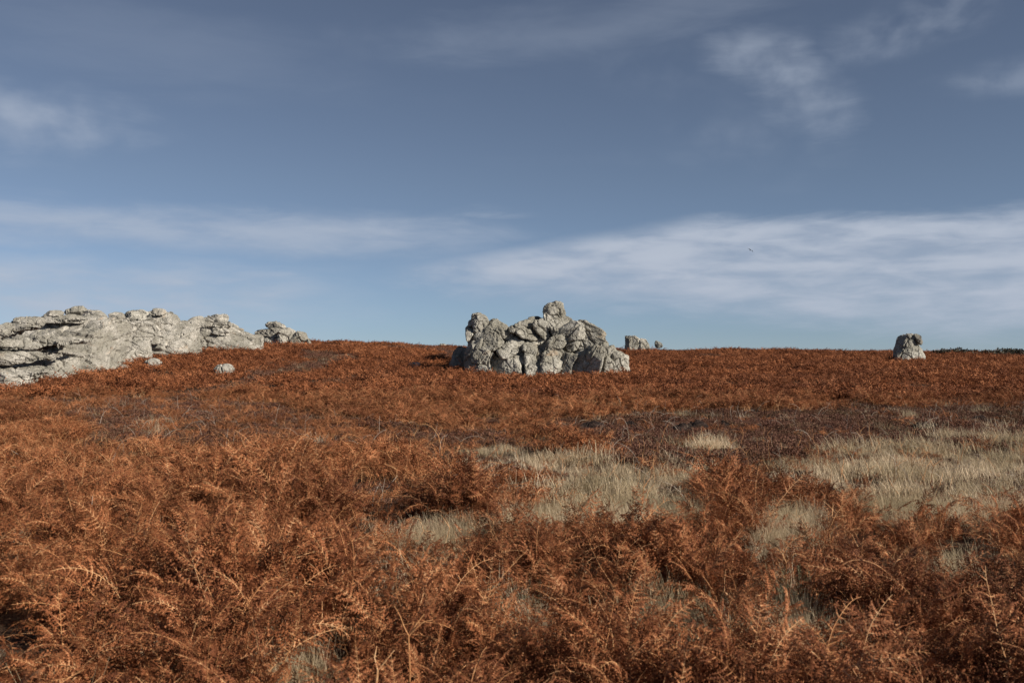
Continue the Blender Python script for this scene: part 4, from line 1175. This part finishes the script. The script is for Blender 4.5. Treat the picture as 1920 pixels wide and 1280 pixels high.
shrub('dark shrub clump on the skyline', 1945, 658, 126, 6.0, 0.95, 4, G)

# ------------------------------------------------------------------ plants that stand out one by one
def solo(name, label, cat, px, row, make_parts, group=None, lift=0.45, spin=0.0):
    x, y, z = ground_at(px, row, lift)
    root = bpy.data.objects.new(name, None); root.location = (x, y, z); root.rotation_euler = (0, 0, spin); root.empty_display_size = 0.1
    link(root); tag(root, label, cat, group)
    for pn, pb, mats in make_parts():
        link(bpy.data.objects.new(pn, pb.mesh(pn, mats)), root)

def forked_stem(fork, arms, r0=0.006):
    def mk():
        tb = PB(); arms_b = PB()
        fork_ = np.array(fork)
        tb.tube([np.array([0, 0, -.05]), fork_ * .5 + np.array([.01, 0, 0]), fork_], [r0, r0 * .95, r0 * .9], 5, 0)
        for a in arms:
            pts = [fork_] + [fork_ + np.array(q) for q in a]
            arms_b.tube(pts, [r0 * .8 * (1 - .75 * i / len(pts)) for i in range(len(pts))], 4, 0)
        return [('stalk', tb, [M_STEM]), ('branches', arms_b, [M_STEM])]
    return mk
solo('dead_stem', 'pale bare bracken stalk forking like a Y above the fronds', 'dead stem', 766, 1205,
     forked_stem((0.0, 0, .50), [[(-.03, 0, .06), (-.06, .02, .13), (-.10, .03, .19)], [(.05, -.01, .05), (.10, 0, .09), (.16, .01, .10)], [(.05, .02, .07), (.10, .05, .13)]]))
solo('dead_stem', 'bleached grey twig lying aslant low in the fronds', 'dead stem', 690, 1250,
     forked_stem((.06, 0, .42), [[(.05, 0, .06), (.10, .02, .12)], [(-.02, .0, .08), (-.01, .03, .14)]], .007))
solo('dead_stem', 'long pale stalk bent over in an arch above the bracken', 'dead stem', 460, 1120,
     forked_stem((-.08, 0, .55), [[(-.10, 0, .05), (-.24, 0, .06), (-.40, .02, .03)]], .006))
solo('dead_stem', 'thin forked straw stem beside the pale grass patch', 'dead stem', 1470, 1075,
     forked_stem((.02, 0, .55), [[(-.04, 0, .09), (-.10, 0, .14)], [(.08, .02, .08), (.17, .02, .06)]], .005))
solo('dead_stem', 'tall thin stem arching above the low heather', 'dead stem', 830, 845,
     forked_stem((-.1, 0, .55), [[(-.12, 0, .18), (-.28, 0, .27), (-.46, 0, .26)], [(.1, 0, .2)]], .009), lift=0.2)
solo('dead_stem', 'pair of crossed dead stems at the edge of the heather', 'dead stem', 560, 1040,
     forked_stem((0, 0, .5), [[(.08, 0, .12), (.16, 0, .2)], [(-.03, .05, .14)]], .006))

def showy_frond(seed, heading, lean0, droop, stipe, blade):
    def mk():
        r = np.random.default_rng(seed); full = PB()
        frond(full, r, (0, 0, -.03), heading, stipe, blade, 17, 9, 0, lean0, droop, 0.006)
        a, b = PB(), PB()
        for f, mi in zip(full.f, full.mi):
            tgt = b if mi else a; k = len(tgt.v)
            tgt.v += [full.v[i] for i in f]; tgt.f.append(tuple(range(k, k + len(f)))); tgt.mi.append(0)
        return [('leaflets', a, [M_BRACKEN]), ('rachis', b, [M_STEM])]
    return mk
FG = 'bracken fronds arching clear of the thicket'
for k, (px, row, hd, lab) in enumerate([
        (790, 1010, 2.6, 'upright rusty frond with comb-like leaflets in front of the small grass strip'),
        (1745, 1195, 2.7, 'arching frond with pale rib showing ladder-like leaflets near the dark gap'),
        (1815, 1190, 2.4, 'broad drooping frond with long hooked leaflets beside the ladder-like frond'),
        (1250, 1215, 0.5, 'bright orange frond leaning over the thicket below the grass tufts'),
        (480, 1085, 2.9, 'fine feathery frond lit orange in the dense bracken'),
        (1560, 1230, 0.2, 'curled frond tips hooking over the lowest bracken')]):
    solo('bracken_frond', lab, 'bracken frond', px, row, showy_frond(300 + k, hd, 62, -30, .42, .62), FG, lift=0.5)

def tuft(seed, nb, rad, h0, h1):
    def mk():
        r = np.random.default_rng(seed); a, b = PB(), PB()
        for k in range(nb):
            t = rad * math.sqrt(r.random()); an = r.uniform(0, 6.28)
            blade_strip(a if k % 5 else b, (t * math.cos(an), t * math.sin(an), -.03), r.uniform(0, 6.28), r.uniform(h0, h1) * (1 if k % 5 else 1.25),
                        .0032 * r.uniform(.6, 1.2), abs(r.normal(.8, .5)), abs(r.normal(.25, .2)), 4)
        return [('blades', a, [M_GREEN]), ('dry_blades', b, [M_GRASS])]
    return mk
M_GREEN = plant_mat('green_grass', [(0.0, (0.10, 0.14, 0.075)), (0.6, (0.20, 0.23, 0.13)), (1.0, (0.36, 0.36, 0.24))], 0.25, 0.0)
TG = 'green grass tufts in the bracken'
solo('grass_tuft', 'small blue-green grass tuft in a gap of the bracken', 'grass tuft', 522, 1150, tuft(1, 240, .17, .3, .5), TG, lift=.25)
solo('grass_tuft', 'tall grey-green grass tuft beside the forked straw stem', 'grass tuft', 1482, 1120, tuft(2, 420, .22, .35, .62), TG, lift=.25)
solo('grass_tuft', 'straw-tipped grass tuft in the larger pale gap of the bracken', 'grass tuft', 960, 1118, tuft(3, 320, .25, .25, .45), TG, lift=.25)

# ------------------------------------------------------------------ the bird
def bird():
    m, g, b, out = new_mat('feathers_grey')
    P = g.new('ShaderNodeNewGeometry').outputs['Position']
    g.l.new(g.mix(g.noise(P, 6.0), (0.05, 0.05, 0.055), (0.12, 0.12, 0.13)), b.inputs['Base Color']); b.inputs['Roughness'].default_value = 0.8
    d = 180.0; x = (1407 - 960) / F * d; z = ZC + (HOR - 469) / F * d
    root = bpy.data.objects.new('flying_bird', None); root.location = (x, d, z); root.rotation_euler = (0, math.radians(32), math.radians(10))
    link(root); tag(root, 'tiny dark bird gliding with bent wings in front of the cloud bank', 'bird')
    pb = PB(); pb.tube([(0, -.24, 0), (0, -.19, .01), (0, -.08, 0), (0, .06, 0), (0, .18, 0), (0, .30, .01)], [.008, .035, .065, .07, .045, .012], 8, 0)
    pb.tri(np.array((-.07, .42, .01)), np.array((.07, .42, .01)), np.array((0, .2, .01)))
    link(bpy.data.objects.new('body', pb.mesh('body', [m])), root)
    for sg in (-1, 1):
        w = PB()
        st = [(0.03, 0, .02, .13), (.22, -.04, .09, .14), (.42, -.02, .08, .11), (.62, .07, .0, .03)]
        for up in (0.012, -0.012):
            for (a0, a1) in zip(st[:-1], st[1:]):
                q = lambda s, e: np.array([sg * s[0], s[1] + e * s[3], s[2] + up * (1 - abs(e))])
                for e0, e1 in ((-1, 0), (0, 1)):
                    w.quad(q(a0, e0), q(a0, e1), q(a1, e1), q(a1, e0))
        link(bpy.data.objects.new('wing', w.mesh('wing', [m])), root)
bird()
